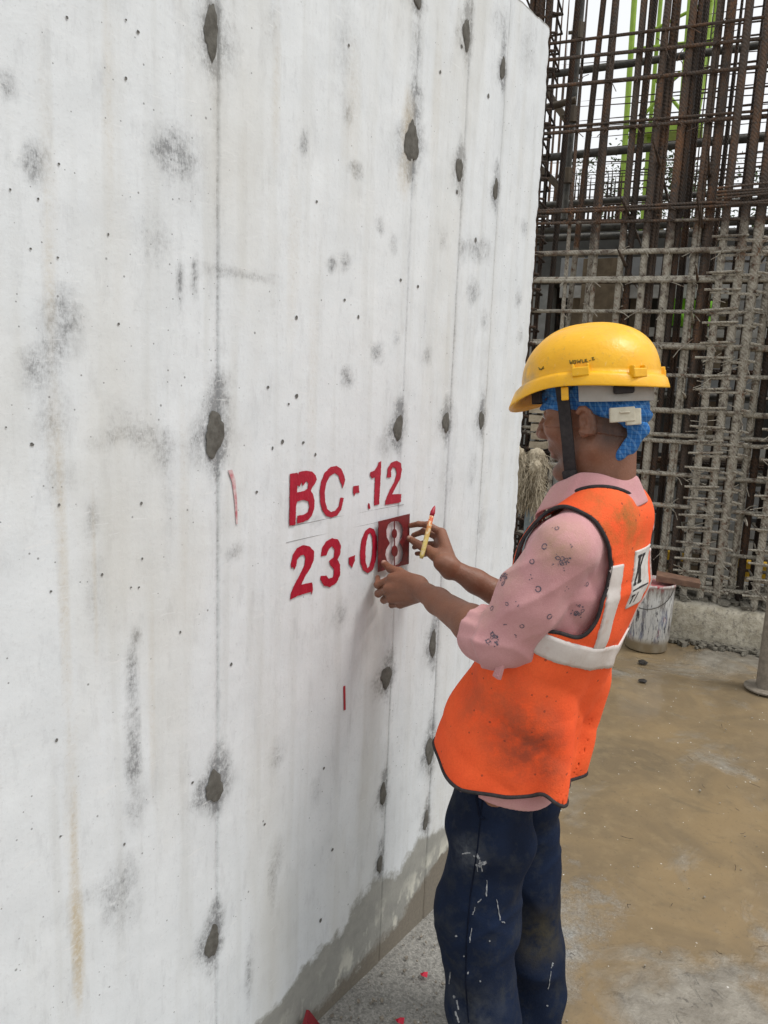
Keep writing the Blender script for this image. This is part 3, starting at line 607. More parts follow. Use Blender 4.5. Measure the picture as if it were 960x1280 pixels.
# ---- lime green scaffold tower far behind
MG = simple('lime_paint', (.30, .44, .06), (.22, .35, .04), 8, .5); tw = empty('scaffold_tower', kpt(*kp(835, 200, 6)[:1], 0, 6), label='lime green steel scaffold tower rising far behind the rusty bars', category='scaffold tower')
for a, b, r, o_ in [((793,0),(781,182),.036,6),((826,0),(812,165),.026,6.2),((862,0),(848,175),.026,6),((889,0),(867,172),.036,6.2),((897,0),(878,110),.03,6.4)]: p, q = kline(a, b, o_); bar('post', p-(q-p)*.4, q+(q-p)*1.2, r, MG, tw, 0)
for a, b in [((783,163),(880,152)),((781,172),(878,160)),((788,62),(888,50)),((812,40),(889,0)),((800,150),(850,90)),((870,160),(820,100))]: p, q = kline(a, b, 6.1); bar('brace', p, q, .022, MG, tw, 0)
kbox('platform', kp(788, 168, 6.1)[0], kp(878, 168, 6.1)[0], kp(830, 168, 6.1)[1], kp(830, 160, 6.1)[1], 6, 6.6, MG, tw)
# ---- fine distant mats of bars
def mat_of_bars(label, x0, x1, y0, y1, off, dy, dx, r, mat):
    g = empty('rebar_mat', kpt(kp((x0+x1)/2, y1, off)[0], 0, off), label=label, category='rebar cage'); xm = (x0+x1)/2
    sa, sb, za, zb = kp(x0, y1, off)[0], kp(x1, y1, off)[0], kp(xm, y1, off)[1], kp(xm, y0, off)[1]
    py = y0
    while py < y1: z = kp(xm, py, off)[1]; bar('horizontal_bar', kpt(sa+random.uniform(-.1, .1), z+random.uniform(-.02, .02), off), kpt(sb+random.uniform(-.1, .1), z+random.uniform(-.02, .02), off), r, mat, g); py += dy*random.uniform(.6, 1.4)
    px = x0
    while px < x1: s = kp(px, (y0+y1)/2, off)[0]; bar('vertical_bar', kpt(s, zs_ if 'zs_' in globals() and off > 1.9 else 0, off+.03), kpt(s, zb+random.uniform(.0, .4 if off > 2.5 else .04), off+.03), r*1.2, mat, g); px += dx*random.uniform(.7, 1.3)
mat_of_bars('fine grey rebar mat in the distance, upper middle', 806, 925, 70, 235, 4.2, 13, 30, .005, MRD)
mat_of_bars('fine far rebar mat above the deck edge', 782, 925, 200, 250, 3.2, 9, 16, .005, MRD)
0 and mat_of_bars('thin rebar mat left of the lime tower against the sky', 690, 770, 40, 90, 5.5, 12, 30, .006, MRD)
mat_of_bars('far rebar mat at the right edge of the frame', 900, 975, 10, 250, 3.6, 18, 24, .007, MRD)
mat_of_bars('row of short starter bars on the deck left of the tower', 684, 775, 258, 282, 2.4, 12, 5, .008, MRD)
for i in range(2):
    s, z = kp(random.uniform(770, 930), 20, .5+.1*i); bar('loose_bar', kpt(s, .3, .5+.1*i), kpt(s+random.uniform(-.06, .12), 4.3, .5+.1*i), .018, MRD, cage)
for px0, px1 in ((716, 689), (748, 716), (762, 735)): p, q = kline((px0+6, 0), (px1+6, 285), .35); bar('loose_bar', p-(q-p)*.3, q+(q-p)*1.0, .015, MRU if px0 > 740 else MRD, cage)
# ---- a few far trees, pale against the cloud
def tree(label, s, off, z0, h, cr):
    r = empty('tree', kpt(s, z0, off), label=label, category='tree'); c = kpt(s, z0, off); tr = MB()
    tr.tube([c, c+np.array([.05, 0, h*.35]), c+np.array([-.03, .05, h*.7])], [.13, .09, .04], 8)
    for i in range(7): a = random.uniform(0, 6.28); b0 = c+np.array([0, 0, h*random.uniform(.35, .65)]); tr.tube([b0, b0+np.array([math.cos(a)*cr*.7, math.sin(a)*cr*.7, h*.2])], [.04, .012], 5)
    tr.build('trunk', MF3, r); lf = MB()
    cl = [c+np.array([random.gauss(0, cr*.45), random.gauss(0, cr*.45), h*.68+random.gauss(0, h*.14)]) for _ in range(26)]
    for q in cl:
        for k in range(110):
            p = q+RNG.normal(0, cr*.16, 3); a = RNG.normal(0, 1, 3); a /= np.linalg.norm(a); b = np.cross(a, RNG.normal(0, 1, 3)); b /= np.linalg.norm(b); l = random.uniform(.03, .07)
            lf.add([p-a*l, p+b*l*.4, p+a*l, p-b*l*.4], [(0, 1, 2, 3)])
    lf.build('crown', MLEAF, r)
MLEAF = simple('leaves', (.075, .11, .045), (.045, .075, .03), 3, .6, .2)
tree('small distant tree behind the rebar, left of the lime tower', kp(752, 200, 14)[0], 14, 0, kp(752, 232, 14)[1], .8)
tree('distant leafy tree seen behind the lime green tower', kp(835, 200, 15)[0], 15, 0, kp(835, 150, 15)[1], 1.5)
tree('distant leafy tree at the right edge behind the rusty bars', kp(900, 200, 16)[0], 16, 0, kp(900, 175, 16)[1], 1.5)
# ---- paint bucket with a board
bc = onz(807, 808, 0.); bk = empty('paint_bucket', bc, label='paint-spattered plastic bucket standing on the wet floor by the kerb', category='bucket')
t = NT('paint_spattered_plastic'); sp = t.noise(34, 6, .75, stretch=(1, 1, .16)); sp2 = t.noise(55, 5, .7, stretch=(1, 1, .2)); hue = t.noise(9, 3, .5, stretch=(1, 1, .6)); zz = t.sep(t.pos())[2]
cc = t.mix(t.ramp(hue, .4, .62), (.24, .22, .20), (.17, .19, .26)); cc = t.mix(t.ramp(hue, .62, .7), cc, (.36, .12, .14)); cc = t.mix(t.ramp(sp, .42, .52), cc, (.58, .58, .56)); cc = t.mix(t.ramp(sp2, .55, .63), cc, (.05, .05, .06))
cc = t.mix(t.ramp(zz, .09, .05), cc, t.mix(t.ramp(hue, .4, .6), (.34, .30, .23), (.24, .19, .12))); cc = t.mix(t.math('MULTIPLY', t.ramp(zz, .385, .40), t.ramp(sp2, .42, .5)), cc, (.42, .36, .34)); cc = t.mix(t.math('MULTIPLY', t.ramp(zz, .37, .41), t.ramp(sp, .50, .46)), cc, (.38, .07, .08)); t.bump(sp, .003)
m = MB(); m.lathe(bc, [(.118, 0), (.123, .006), (.126, .06), (.129, .065), (.134, .33), (.135, .40), (.140, .403), (.140, .418), (.132, .418), (.130, .37)], 40, False); m.add([(bc[0]+.118*math.cos(a), bc[1]+.118*math.sin(a), .001) for a in np.arange(24)*math.pi/12], [tuple(range(23, -1, -1))]); m.build('tub', t.out(cc, .5, .4), bk, True)
m = MB(); m.lathe(bc, [(.0, .400), (.06, .402), (.131, .398)], 32, False); m.build('paint', simple('wet_red_paint', (.42, .05, .06), (.55, .25, .25), 30, .3, .5), bk, True)
m = MB(); hd = [(bc[0]+.141*math.cos(a), bc[1]-.141*abs(math.sin(a))*.6-.05, .40-.13*math.sin(a)) for a in np.linspace(0, math.pi, 14)]; m.tube(hd, .003, 6); m.build('handle', MSC, bk)
bd = bc+np.array([.13, .06, .436]); m = MB(); m.box(bd, (.25, .13, .034), np.array(Matrix.Rotation(.25, 3, 'Z') @ Matrix.Rotation(.06, 3, 'Y')), .004)
tag(bevel(m.build('wooden_board', simple('wet_brown_wood', (.20, .115, .075), (.12, .07, .05), 22, .6, .3, .002)), .003), 'short brown wooden board lying across the bucket rim', 'board')
# ---- steel prop at the right edge
pc = onz(958, 862, 0.); pr = empty('steel_prop', pc, label='grey steel prop with round base plate at the right edge', category='prop')
t = NT('muddy_galvanised_steel'); nn = t.noise(30, 5, .7); t.bump(nn, .0015); MPR = t.out(t.mix(t.ramp(nn, .38, .62), (.27, .235, .19), (.17, .145, .115)), .55, .4, .2)
m = MB(); m.lathe(pc, [(.055, .012), (.055, 2.9)], 24); m.build('tube', MPR, pr, False); m = MB(); m.lathe(pc, [(.108, 0.002), (.112, .006), (.112, .013), (.108, .016)], 32); m.build('base_plate', MPR, pr)
m = MB(); m.lathe(pc+np.array([0, 0, 1.5]), [(.058, 0), (.068, .01), (.068, .16), (.058, .17)], 24); m.build('collar', MPR, pr)
# ---- frayed sacking and pipe beside the wall edge
BO = -.35
sc = onp(661, 600, K0-CN*BO, CN); sk_ = empty('frayed_sack', sc, label='cream bundle of frayed sacking hanging by the wall edge, left of the face', category='sack')
MSK = simple('jute_fibre', (.46, .40, .30), (.27, .23, .165), 60, .95, .1); lump = [(sc+np.array([.060*math.sin(k*2.3), .05*math.cos(k*1.7), -.10+.25*k/13]), .026+.026*math.sin(k*1.9+1)**2) for k in range(14)]
def sackfn(P):
    d = np.full(len(P), 9., f4)
    for c, r in lump: d = smin(d, rc(P, c, c+np.array([0, 0, .02]), r, r), .03)
    return d-.007*np.sin(P[:, 0]*130+4*np.sin(P[:, 2]*40))*np.sin(P[:, 1]*95+P[:, 2]*60)
v, f = surf(sackfn, sc-.36, sc+.36, .009); mesh('sack_body', v, f, MSK, sk_, True)
m = MB()
for i in range(1500):
    c, r = random.choice(lump); d = RNG.normal(0, 1, 3); d /= np.linalg.norm(d); p = c+d*r*.9; m.tube([p, p+d*.025+np.array([0, 0, -.01]), p+d*.035+np.array([random.gauss(0, .02), random.gauss(0, .025), -.03-.11*random.random()**2])], .0016, 3)
tag(m.build('loose_fibre', MSK, sk_), kind='stuff')
scp = lambda a, b, off, r, lab, mat: bar('pipe', *kline(a, b, off), r, mat, None, 0., label=lab, category='pipe')
scp((664,605), (657,690), -.3, .024, 'short blue-grey pipe below the frayed sack', simple('blue_grey_pipe', (.22, .26, .28), (.15, .18, .19), 14, .5)); scp((703,586), (690,720), -.25, .05, 'pale grey pipe standing behind the chin', simple('pale_pipe', (.38, .40, .40), (.30, .31, .31), 14, .5))
MTB = simple('pale_timber', (.42, .36, .27), (.28, .235, .17), 30, .85, .15, .002)
for i in range(5):
    s, z = kp(672, 512+i*11, .02); kbox('timber_board', s-.045+random.uniform(-.01, .01), s+.055+random.uniform(-.01, .01), z-.022, z+.022, -.02, .1, MTB, None, .003, label='pale timber board %s in the short stack left of the face' % ('topmost', 'second from the top', 'in the middle', 'second from the bottom', 'lowest')[i], category='board', group='stacked timber boards')
# ---- litter on the floor
MGT = simple('grit', (.30, .27, .22), (.16, .14, .115), 70, .9); m = MB()
for i in range(520):
    if i < 330: x, y = random.uniform(.02, .40), random.uniform(1.0, 1.75)
    else: x, y = random.uniform(.4, 1.6), random.uniform(1.3, 4.4)
    r = random.choice([.0012, .0015, .002, .0025, .004])*random.uniform(.6, 1.2)*(1 if i < 330 else .75); m.box((x, y, r*.5), (r*2, r*1.5, r*1.3), Matrix.Rotation(random.uniform(0, 6), 3, 'Z'), r*.35)
tag(m.build('floor_grit', MGT), kind='stuff')
m = MB()
for i in range(70):
    x, y = random.uniform(.35, 1.5), random.uniform(1.3, 4.2); a = random.uniform(0, 6.28); l = random.uniform(.01, .045); p0 = np.array([x, y, .003]); p1 = p0+np.array([math.cos(a)*l, math.sin(a)*l, random.uniform(0, .006)]); m.tube([p0, (p0+p1)/2+RNG.normal(0, .003, 3)*np.array([1, 1, 0]), p1], .0009, 4)
tag(m.build('wire_offcuts', MRD), kind='stuff')
MRL = simple('red_paint_crumb', (.55, .02, .05), (.40, .01, .03), 80, .5)
for (px, py), lab, s in (((530,1220), 'crumpled red petal of dry paint on the grey floor beside the trousers', .011), ((500,1278), 'small red paint flake at the bottom edge of the frame', .012)):
    p = onz(px, py, 0); m = MB(); m.add([p+np.array(q)*s for q in [(-1, -.3, .3), (0, -1, .7), (1, -.2, .25), (.5, .9, .8), (-.5, .8, .3), (0, 0, 1.2)]], [(0, 1, 5), (1, 2, 5), (2, 3, 5), (3, 4, 5), (4, 0, 5), (4, 3, 2, 1, 0)]); tag(m.build('paint_flake', MRL), lab, 'paint flake')
p = onz(390, 1275, 0.); m = MB(); q0 = onx(383, 1262, .012); a, b, c = onx(375, 1290, .03), onz(398, 1290, 0.)+np.array([.0, 0, .01]), q0
m.add([a, b, c, a+np.array([.012, .006, 0]), b+np.array([.012, .006, 0]), c+np.array([.006, .003, 0])], [(0, 2, 1), (3, 4, 5), (0, 1, 4, 3), (1, 2, 5, 4), (2, 0, 3, 5)]); tag(m.build('red_scraper', simple('dark_red_plastic', (.22, .012, .02), (.15, .01, .015), 40, .5)), 'red triangular tip of a tool leaning on the wall foot', 'scraper')
for (px, py), lab, s in (((803,829), 'dark lump of mud on the floor near the bucket, farther one', .022), ((803,852), 'dark lump of mud on the floor near the bucket, nearer one', .018)):
    p = onz(px, py, 0); m = MB(); m.lathe(p, [(s, 0), (s*1.2, s*.3), (s*.7, s*.7), (.001, s*.75)], 9, False); o = m.build('mud_lump', simple('dark_mud', (.04, .035, .03))); tag(o, lab, 'mud lump'); o.scale = (1, 1, 1)
    for vv in o.data.vertices: vv.co.x += random.uniform(-.3, .3)*s; vv.co.y += random.uniform(-.3, .3)*s
# ================================================================== THE WORKER: shapes as implicit surfaces
HP = math.radians(12); HO = np.array([.525, 1.42, 1.512])
HF = np.array([-math.cos(HP), 0, -math.sin(HP)]); HU = np.array([-math.sin(HP), 0, math.cos(HP)]); HS = np.array([0, 1., 0])
HM = np.stack([HF, HS, HU], 1).astype(f4)
def hw(f, s, u): return HO+HF*f+HS*s+HU*u
def rcs(P, pts, rad, k=0.):
    d = None
    for i in range(len(pts)-1):
        e = rc(P, pts[i], pts[i+1], rad[i], rad[i+1]); d = e if d is None else (smin(d, e, k) if k else np.minimum(d, e))
    return d
def head_fn(P):
    Q = (P-HO.astype(f4))@HM; A = Q.copy(); A[:, 1] = np.abs(A[:, 1]); k = .018
    d = el(A, (-.006, 0, .062), (.096, .076, .088)); d = smin(d, el(A, (.036, 0, .000), (.062, .060, .090)), .03)
    d = smin(d, rc(A, (.0, .048, -.050), (.068, .012, -.090), .020, .018), .020); d = smin(d, el(A, (.083, 0, -.092), (.018, .020, .017)), .015)
    d = smin(d, rc(A, (.078, .012, .040), (.066, .045, .038), .014, .013), .014); d = smin(d, el(A, (.062, .044, -.006), (.026, .022, .020)), .02)
    d = smax(d, -el(A, (.098, .032, .021), (.016, .016, .011)), .012)
    d = smin(d, el(A, (.079, .032, .021), (.0125, .014, .0125)), .003)
    d = smin(d, rc(A, (.090, 0, .032), (.114, 0, -.010), .008, .013), .010); d = smin(d, el(A, (.102, .014, -.014), (.014, .010, .010)), .006)
    d = smin(d, el(A, (.076, 0, -.034), (.022, .030, .030)), .014); d = smin(d, el(A, (.088, 0, -.044), (.013, .026, .009)), .007); d = smin(d, el(A, (.086, 0, -.058), (.013, .022, .009)), .006)
    # ear
    a = np.linspace(-1.9, 2.3, 9); ear = [(-.009-.014*math.cos(q_+.3)*.95, .0785+.005*math.sin(max(q_, 0)*.7), -.002+.023*math.sin(q_)) for q_ in a]
    E = rcs(A, ear, [.0050]*9, .002); E = smin(E, el(A, (-.008, .073, -.002), (.015, .009, .023)), .006); E = smin(E, el(A, (-.001, .078, -.023), (.008, .006, .009)), .006)
    E = smax(E, -el(A, (-.004, .088, -.004), (.008, .012, .012)), .004)
    return smin(d, E, .006)
NK0, NK1 = np.array([.548, 1.42, 1.49]), np.array([.548, 1.42, 1.34])
# hands: joints given as image point plus distance from the wall
J = lambda px, py, x: onx(px, py, x)
LW = J(523, 735, .168); RWR = np.array([.175, 1.497, 1.147])
LH = dict(thumb=[J(514,724,.140), J(499,716,.088), J(488,711,.052), J(480,704,.022)], index=[J(490,723,.088), J(472,731,.050), J(472,722,.016)],
          middle=[J(485,736,.085), J(473,742,.050), J(478,732,.022)], ring=[J(489,748,.090), J(480,750,.056), J(484,740,.028)], little=[J(500,755,.102), J(490,756,.068), J(492,748,.040)])
RH = dict(thumb=[J(548,694,.150), J(535,688,.098), J(522,680,.056), J(512,673,.024)], index=[J(552,666,.098), J(535,656,.062), J(523,655,.036), J(513,657,.014)],
          middle=[J(549,672,.085), J(530,664,.044), J(517,669,.016)], ring=[J(547,681,.080), J(529,680,.042), J(518,684,.018)], little=[J(547,691,.080), J(531,692,.050), J(521,692,.024)])
def hand_fn(P, H, W):
    d = None
    for nm, r in (('index', .0125), ('middle', .0125), ('ring', .012), ('little', .011)):
        m = H[nm][0]; wb = W+(m-H['middle'][0])*.35; e = rc(P, wb, m, .0168, r); d = e if d is None else smin(d, e, .012)
    t = H['thumb']; d = smin(d, rc(P, W+(t[0]-W)*.4, t[1], .018, .0125), .016)
    F = None
    for nm, r0, r1 in (('index', .0092, .0064), ('middle', .0094, .0066), ('ring', .0089, .0064), ('little', .0080, .0058)):
        n = len(H[nm]); e = rcs(P, H[nm], np.linspace(r0, r1, n), .0025); e = smin(e, rc(P, H[nm][1], H[nm][1], r0*.98, r0*.98), .003); F = e if F is None else smin(F, e, .0004)
    F = smin(F, rcs(P, t[1:], [.0118, .0098, .0078], .003), .001)
    return smin(d, F, .0045)
LSH, LEL = np.array([.550, 1.254, 1.292]), np.array([.450, 1.222, 1.104]); RSH, REL = np.array([.545, 1.59, 1.29]), np.array([.36, 1.615, 1.035])
def arm_fn(P, sh, e, w):
    d = rcs(P, [sh, (sh+e)/2, e], [.036, .036, .034], .02); m = e+(w-e)*.30
    d = smin(d, rcs(P, [e, m, e+(w-e)*.72, w], [.034, .036, .0265, .0205], .015), .02); return smin(d, rc(P, w, w+(w-e)/np.linalg.norm(w-e)*.02, .0205, .021), .01)
HIPS = [np.array([.420, 1.335, .84]), np.array([.402, 1.505, .84])]; KNEE = [np.array([.397, 1.315, .47]), np.array([.400, 1.535, .47])]; ANK = [np.array([.452, 1.30, .09]), np.array([.455, 1.545, .09])]
def torso_core(P):
    d = el(P, (.51, 1.42, 1.17), (.075, .135, .20)); d = smin(d, el(P, (.445, 1.42, .90), (.06, .12, .10)), .08)
    return d
def body_fn(P):
    D = np.full(len(P), .5, f4)
    def grp(fn, c, r, k=.02):
        b = np.linalg.norm(P-np.asarray(c, f4), axis=1)-r; m = b < .03
        e = np.maximum(b, .03).astype(f4)
        if m.any(): e[m] = fn(P[m])
        nonlocal D; D = smin(D, e, k)
    grp(lambda p: head_fn(p), HO+np.array([0, 0, .03]), .19)
    grp(lambda p: rc(p, NK0, NK1, .052, .062), (NK0+NK1)/2, .16, .03)
    grp(torso_core, (.48, 1.42, 1.05), .42, .05)
    for s, e, w, H in ((LSH, LEL, LW, LH), (RSH, REL, RWR, RH)):
        grp(lambda p: arm_fn(p, s, e, w), (s+e+w)/3, .34, .012)
        hc = sum(v[1] for v in H.values())/5; grp(lambda p: hand_fn(p, H, w), (hc+w)/2, .16, .008)
    for i in (0, 1): grp(lambda p: rcs(p, [HIPS[i], KNEE[i], ANK[i], ANK[i]+np.array([-.01, 0, -.05])], [.085, .055, .038, .034], .03), (HIPS[i]+ANK[i])/2, .50)
    return D
# ---- clothes
ZT_ = [.66, .70, .80, .90, 1.0, 1.1, 1.2, 1.28, 1.34, 1.40]
VB = [.526, .528, .536, .551, .575, .608, .634, .632, .618, .59]; VF = [.250, .248, .250, .284, .330, .372, .400, .420, .445, .47]; VS = [.195, .195, .192, .184, .180, .182, .184, .178, .160, .13]
HB = [.512, .514, .520, .535, .560, .593, .618, .617, .603, .575]; HFR = [.305, .305, .308, .330, .362, .388, .412, .432, .455, .48]; HSd = [.172, .172, .168, .162, .160, .167, .170, .164, .147, .12]
def tube_fn(P, B, Fr, Sd):
    z = P[:, 2]; b = np.interp(z, ZT_, B).astype(f4); fr = np.interp(z, ZT_, Fr).astype(f4); a = (b-fr)/2; cx = (b+fr)/2; w = np.interp(z, ZT_, Sd).astype(f4)
    u = np.abs(P[:, 0]-cx); v = np.abs(P[:, 1]-1.42); n = 2.35
    k0 = ((u/a)**n+(v/w)**n+1e-7)**(1/n)
    g = np.hypot((u/a)**(n-1)/a, (v/w)**(n-1)/w)*k0**(1-n)+1e-3
    return (k0-1)/g
YK = [(np.array([.560, 1.355, 1.345]), LSH+np.array([-.005, .03, .010])), (np.array([.556, 1.485, 1.345]), RSH+np.array([0, -.03, .012]))]
def trunk(P, tabs, g):
    d = tube_fn(P, *tabs); d = smax(d, P[:, 2]-(1.345+g), .06)
    for a, b in YK: d = smin(d, rc(P, a, b, .046+g, .042+g), .05)
    return smin(d, el(P, (.565, 1.42, 1.335), (.062+g, .10, .055+g)), .05)
SL_CUFF = LEL+(LW-LEL)/np.linalg.norm(LW-LEL)*.058; SR_CUFF = REL+(RWR-REL)/np.linalg.norm(RWR-REL)*.05
def n3(P, k, seed):
    r = np.random.default_rng(seed); o = 0
    for i in range(4):
        v = r.normal(0, 1, 3); v /= np.linalg.norm(v); o = o+np.sin((P@v.astype(f4))*k*(1+.45*i)+r.uniform(0, 6)+1.3*np.sin((P@r.normal(0, .5, 3).astype(f4))*k*.6))/(1+.4*i)
    return o/2.6
def crease(x, p=1.6): return (1.012-np.sqrt(np.sin(x)**2+.022))**p
def sleeve(P, sh, e, c):
    d = rcs(P, [sh, sh+(e-sh)*.55, e, c], [.055, .055, .047, .043], .02)
    ax = (e-sh)/np.linalg.norm(e-sh); t = ((P-sh.astype(f4))@ax.astype(f4)); w = np.clip((t-.05)/.15, 0, 1)
    q = P-sh.astype(f4); side = q[:, 1]*14
    e1 = np.cross(ax, [0, 1., 0]); e1 /= np.linalg.norm(e1); e2 = np.cross(ax, e1); ph = np.arctan2(q@e2.astype(f4), q@e1.astype(f4)); wrp = n3(P, 20, 15)
    d = d-.0085*np.exp(-((t-.225)/.065)**2)*crease(t*42+1.4*np.sin(ph+.6)+1.1*wrp, 2.)-.0065*np.clip(t/.10, 0, 1)*crease(t*14+ph*1.5+1.0*wrp+.7, 2.6)-.005*np.exp(-((t-.10)/.08)**2)*crease(t*26-ph*2+.9*wrp, 2.4)-.0025*n3(P, 30, 12)+.003
    u = (c-e)/np.linalg.norm(c-e); tc = (P-c.astype(f4))@u.astype(f4)
    cuff = rc(P, c-u*.034, c-u*.002, .0535, .0555)-.0016*np.sin((P@np.array([.3, 1, .8], f4))*190); d = smin(d, smax(cuff, tc-.001, .005), .0015)
    d = smax(d, tc-.002, .005)
    return smax(d, -rc(P, c-u*.012, c+u*.08, .040, .049), .004)
def shirt_fn(P):
    d = trunk(P, (HB, HFR, HSd), -.012)-.0025*n3(P, 38, 3)+.006*crease((P[:, 0]*.75+P[:, 2]*.66)*52+1.5*np.sin(P[:, 1]*30)+n3(P, 24, 41))*np.exp(-((P[:, 1]-1.255)/.06)**2-((P[:, 2]-1.19)/.10)**2)
    for s, e, c in ((LSH, LEL, SL_CUFF), (RSH, REL, SR_CUFF)):
        b = np.linalg.norm(P-((s+e+c)/3).astype(f4), axis=1)-.25; m = b < .03; q = np.maximum(b, .03).astype(f4)
        if m.any(): q[m] = sleeve(P[m], s, e, c)
        d = smin(d, q, .042)
    hem = .752+.012*np.sin(P[:, 0]*21+P[:, 1]*9)-.012*np.clip((P[:, 0]-.42)/.1, 0, 1); d = smax(d, hem-P[:, 2], .006)
    d = smax(d, -rc(P, (.53, 1.42, 1.37), (.525, 1.42, 1.6), .062, .062), .01)
    return d
def crease(x, p=1.6): return (1.012-np.sqrt(np.sin(x)**2+.022))**p
def vest_outer(P):
    th = np.arctan2(P[:, 1]-1.42, P[:, 0]-.44); low = np.clip((1.12-P[:, 2])/.32, 0, 1)
    d = trunk(P, (VB, VF, VS), 0.)
    d = d-.010*low*np.sin(th*5+1.1+P[:, 2]*5)-.006*low*np.sin(th*11+2.4-P[:, 2]*7)-.0035*np.sin(th*4+P[:, 2]*26)*np.clip((1.3-P[:, 2])/.2, 0, 1)-.0030*n3(P, 30, 9)-.004*low-.0085*low*crease(th*3.2-P[:, 2]*9+.9*n3(P, 10, 44))+.0045*np.clip((1.32-P[:, 2])/.1, 0, 1)*crease(P[:, 2]*24+th*2.6+1.1*n3(P, 14, 45), 2.2)
    cor = np.exp(-((P[:, 0]-.545)/.035)**2-((P[:, 1]-1.315)/.05)**2)*np.clip((.95-P[:, 2])/.16, 0, 1); return d-.036*cor
def hem_z(x, y):
    th = -np.abs(np.arctan2(y-1.42, x-.44)); return .797+.036*np.clip((.40-x)/.10, 0, 1)-.022/(1+np.exp(-np.clip((th+.78)/.06, -30, 30)))+.010*np.exp(-((th+.95)/.10)**2)-.008*np.sin((x-.40)*18)*(x > .4)
AH = [(.478,1.332),(.50,1.350),(.528,1.360),(.558,1.357),(.589,1.342),(.607,1.310),(.614,1.270),(.612,1.228),(.604,1.165),(.584,1.133),(.552,1.140),(.50,1.145),(.455,1.19),(.452,1.28)]
AHS = [tuple(p) for p in spline(AH, 5)]
def vest_fn(P):
    d = np.abs(vest_outer(P)+.003)-.0032
    b = P[:, 2] < 1.2; c = hem_z(P[:, 0], P[:, 1])-P[:, 2]
    d = smax(d, c, .002)
    m = (np.abs(P[:, 1]-1.42) > .06)
    if m.any(): e = np.full(len(P), -.5, f4); e[m] = -poly2(P[m][:, 0], P[m][:, 2], AHS); d = smax(d, e, .002)
    d = smax(d, np.minimum(.082-np.hypot((P[:, 0]-.535)*1.05, (P[:, 1]-1.42)*.92), P[:, 2]-1.27), .002)
    fr = np.minimum(.075-np.abs(P[:, 1]-1.418), .46-P[:, 0]); return smax(d, fr, .002)
def trousers_fn(P):
    z = P[:, 2]; hip = el(P, (.416, 1.42, .82), (.080, .150, .14))
    D = hip
    tw = []
    for i in (0, 1):
        h, k, a = HIPS[i], KNEE[i], ANK[i]
        L = rcs(P, [h, h+(k-h)*.5, k, k+(a-k)*.55, a+np.array([0, 0, -.02])], [(.080, .085, .086, .072, .061), (.072, .075, .076, .076, .069)][i], .03); tw.append(L)
    L = smin(tw[0], tw[1], .006); D = smin(D, L, .03)
    wrp = n3(P, 15, 61); D = D-.0062*np.clip((.66-z)/.25, 0, 1)*crease(z*17+P[:, 0]*16+P[:, 1]*5+1.3*wrp, 2.4)-.0055*crease(P[:, 0]*11-z*8+P[:, 1]*9+1.2*wrp+.4, 2.6)-.0045*np.exp(-((z-.47)/.14)**2)*crease(z*32-P[:, 0]*34+1.2*wrp, 2.2)+.003
    D = D-.0035*np.sin(z*34+P[:, 0]*26+2*np.sin(P[:, 1]*17))*np.clip((.62-z)/.2, 0, 1)*(.4+.6*np.sin(P[:, 0]*22+z*6)**2)-.004*n3(P, 26, 31)-.003*np.sin((P[:, 0]*.8-z*.5)*70+2*np.sin(P[:, 1]*20))*np.exp(-((z-.66)/.1)**2)
    D = smax(D, z-.86, .01); return smax(D, .055-z, .006)
# ================================================================== THE WORKER: meshes
from mathutils.bvhtree import BVHTree
PL = np.array([.45, 1.42, 0.])
man = empty('person', PL, label='worker in orange vest, yellow helmet and blue head cloth pressing a stencil to the wall', category='person')
# skin
v, f = surf(body_fn, (-.02, 1.10, .93), (.72, 1.80, 1.72), .0019); v2, f2 = surf(body_fn, (.25, 1.15, .0), (.62, 1.70, .935), .007)
Q = (v-HO)@HM.astype(float); sk = np.zeros((len(v)+len(v2), 3)); A_ = np.abs(Q[:, 1])
hd = np.linalg.norm(v-(HO+np.array([0, 0, .02])), axis=1) < .17
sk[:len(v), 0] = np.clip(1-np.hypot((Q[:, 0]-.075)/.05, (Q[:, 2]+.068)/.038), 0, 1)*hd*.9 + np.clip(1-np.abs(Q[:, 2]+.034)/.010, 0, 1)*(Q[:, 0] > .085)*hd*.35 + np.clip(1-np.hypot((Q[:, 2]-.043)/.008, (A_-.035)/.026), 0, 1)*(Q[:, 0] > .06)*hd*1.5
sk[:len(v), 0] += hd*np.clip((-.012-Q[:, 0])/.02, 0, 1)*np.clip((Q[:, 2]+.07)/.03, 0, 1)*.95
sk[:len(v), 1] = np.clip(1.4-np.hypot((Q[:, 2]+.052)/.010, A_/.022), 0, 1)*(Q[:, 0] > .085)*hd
for H in (LH, RH):
    for nm, js in H.items():
        t_, p_ = js[-1], js[-2]; u_ = (t_-p_)/np.linalg.norm(t_-p_); c_ = t_+u_*.003
        sk[:len(v), 1] += .55*np.clip(1.2-np.linalg.norm(v-c_, axis=1)/.011, 0, 1)
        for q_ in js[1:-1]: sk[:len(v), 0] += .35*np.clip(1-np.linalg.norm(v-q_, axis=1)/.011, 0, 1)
        if nm == 'thumb':
            side = np.array([.25, -.6, .75]); c_ = t_+side*.0065; sk[:len(v), 2] += np.clip(1.5-np.linalg.norm(v-c_, axis=1)/.0055, 0, 1)
t = NT('brown_skin'); c = t.attr(); r = t.n('SeparateColor'); t.l(c, r.inputs[0]); n1 = t.noise(16, 4, .6); n2 = t.noise(140, 4, .7)
b = t.mix(t.ramp(n1, .3, .7), (.235, .102, .058), (.175, .073, .041)); b = t.mix(t.math('MULTIPLY', r.outputs[0], t.ramp(n2, .25, .65, .5, 1.)), b, (.035, .022, .017)); b = t.mix(r.outputs[1], b, (.30, .135, .10)); b = t.mix(r.outputs[2], b, (.48, .30, .24))
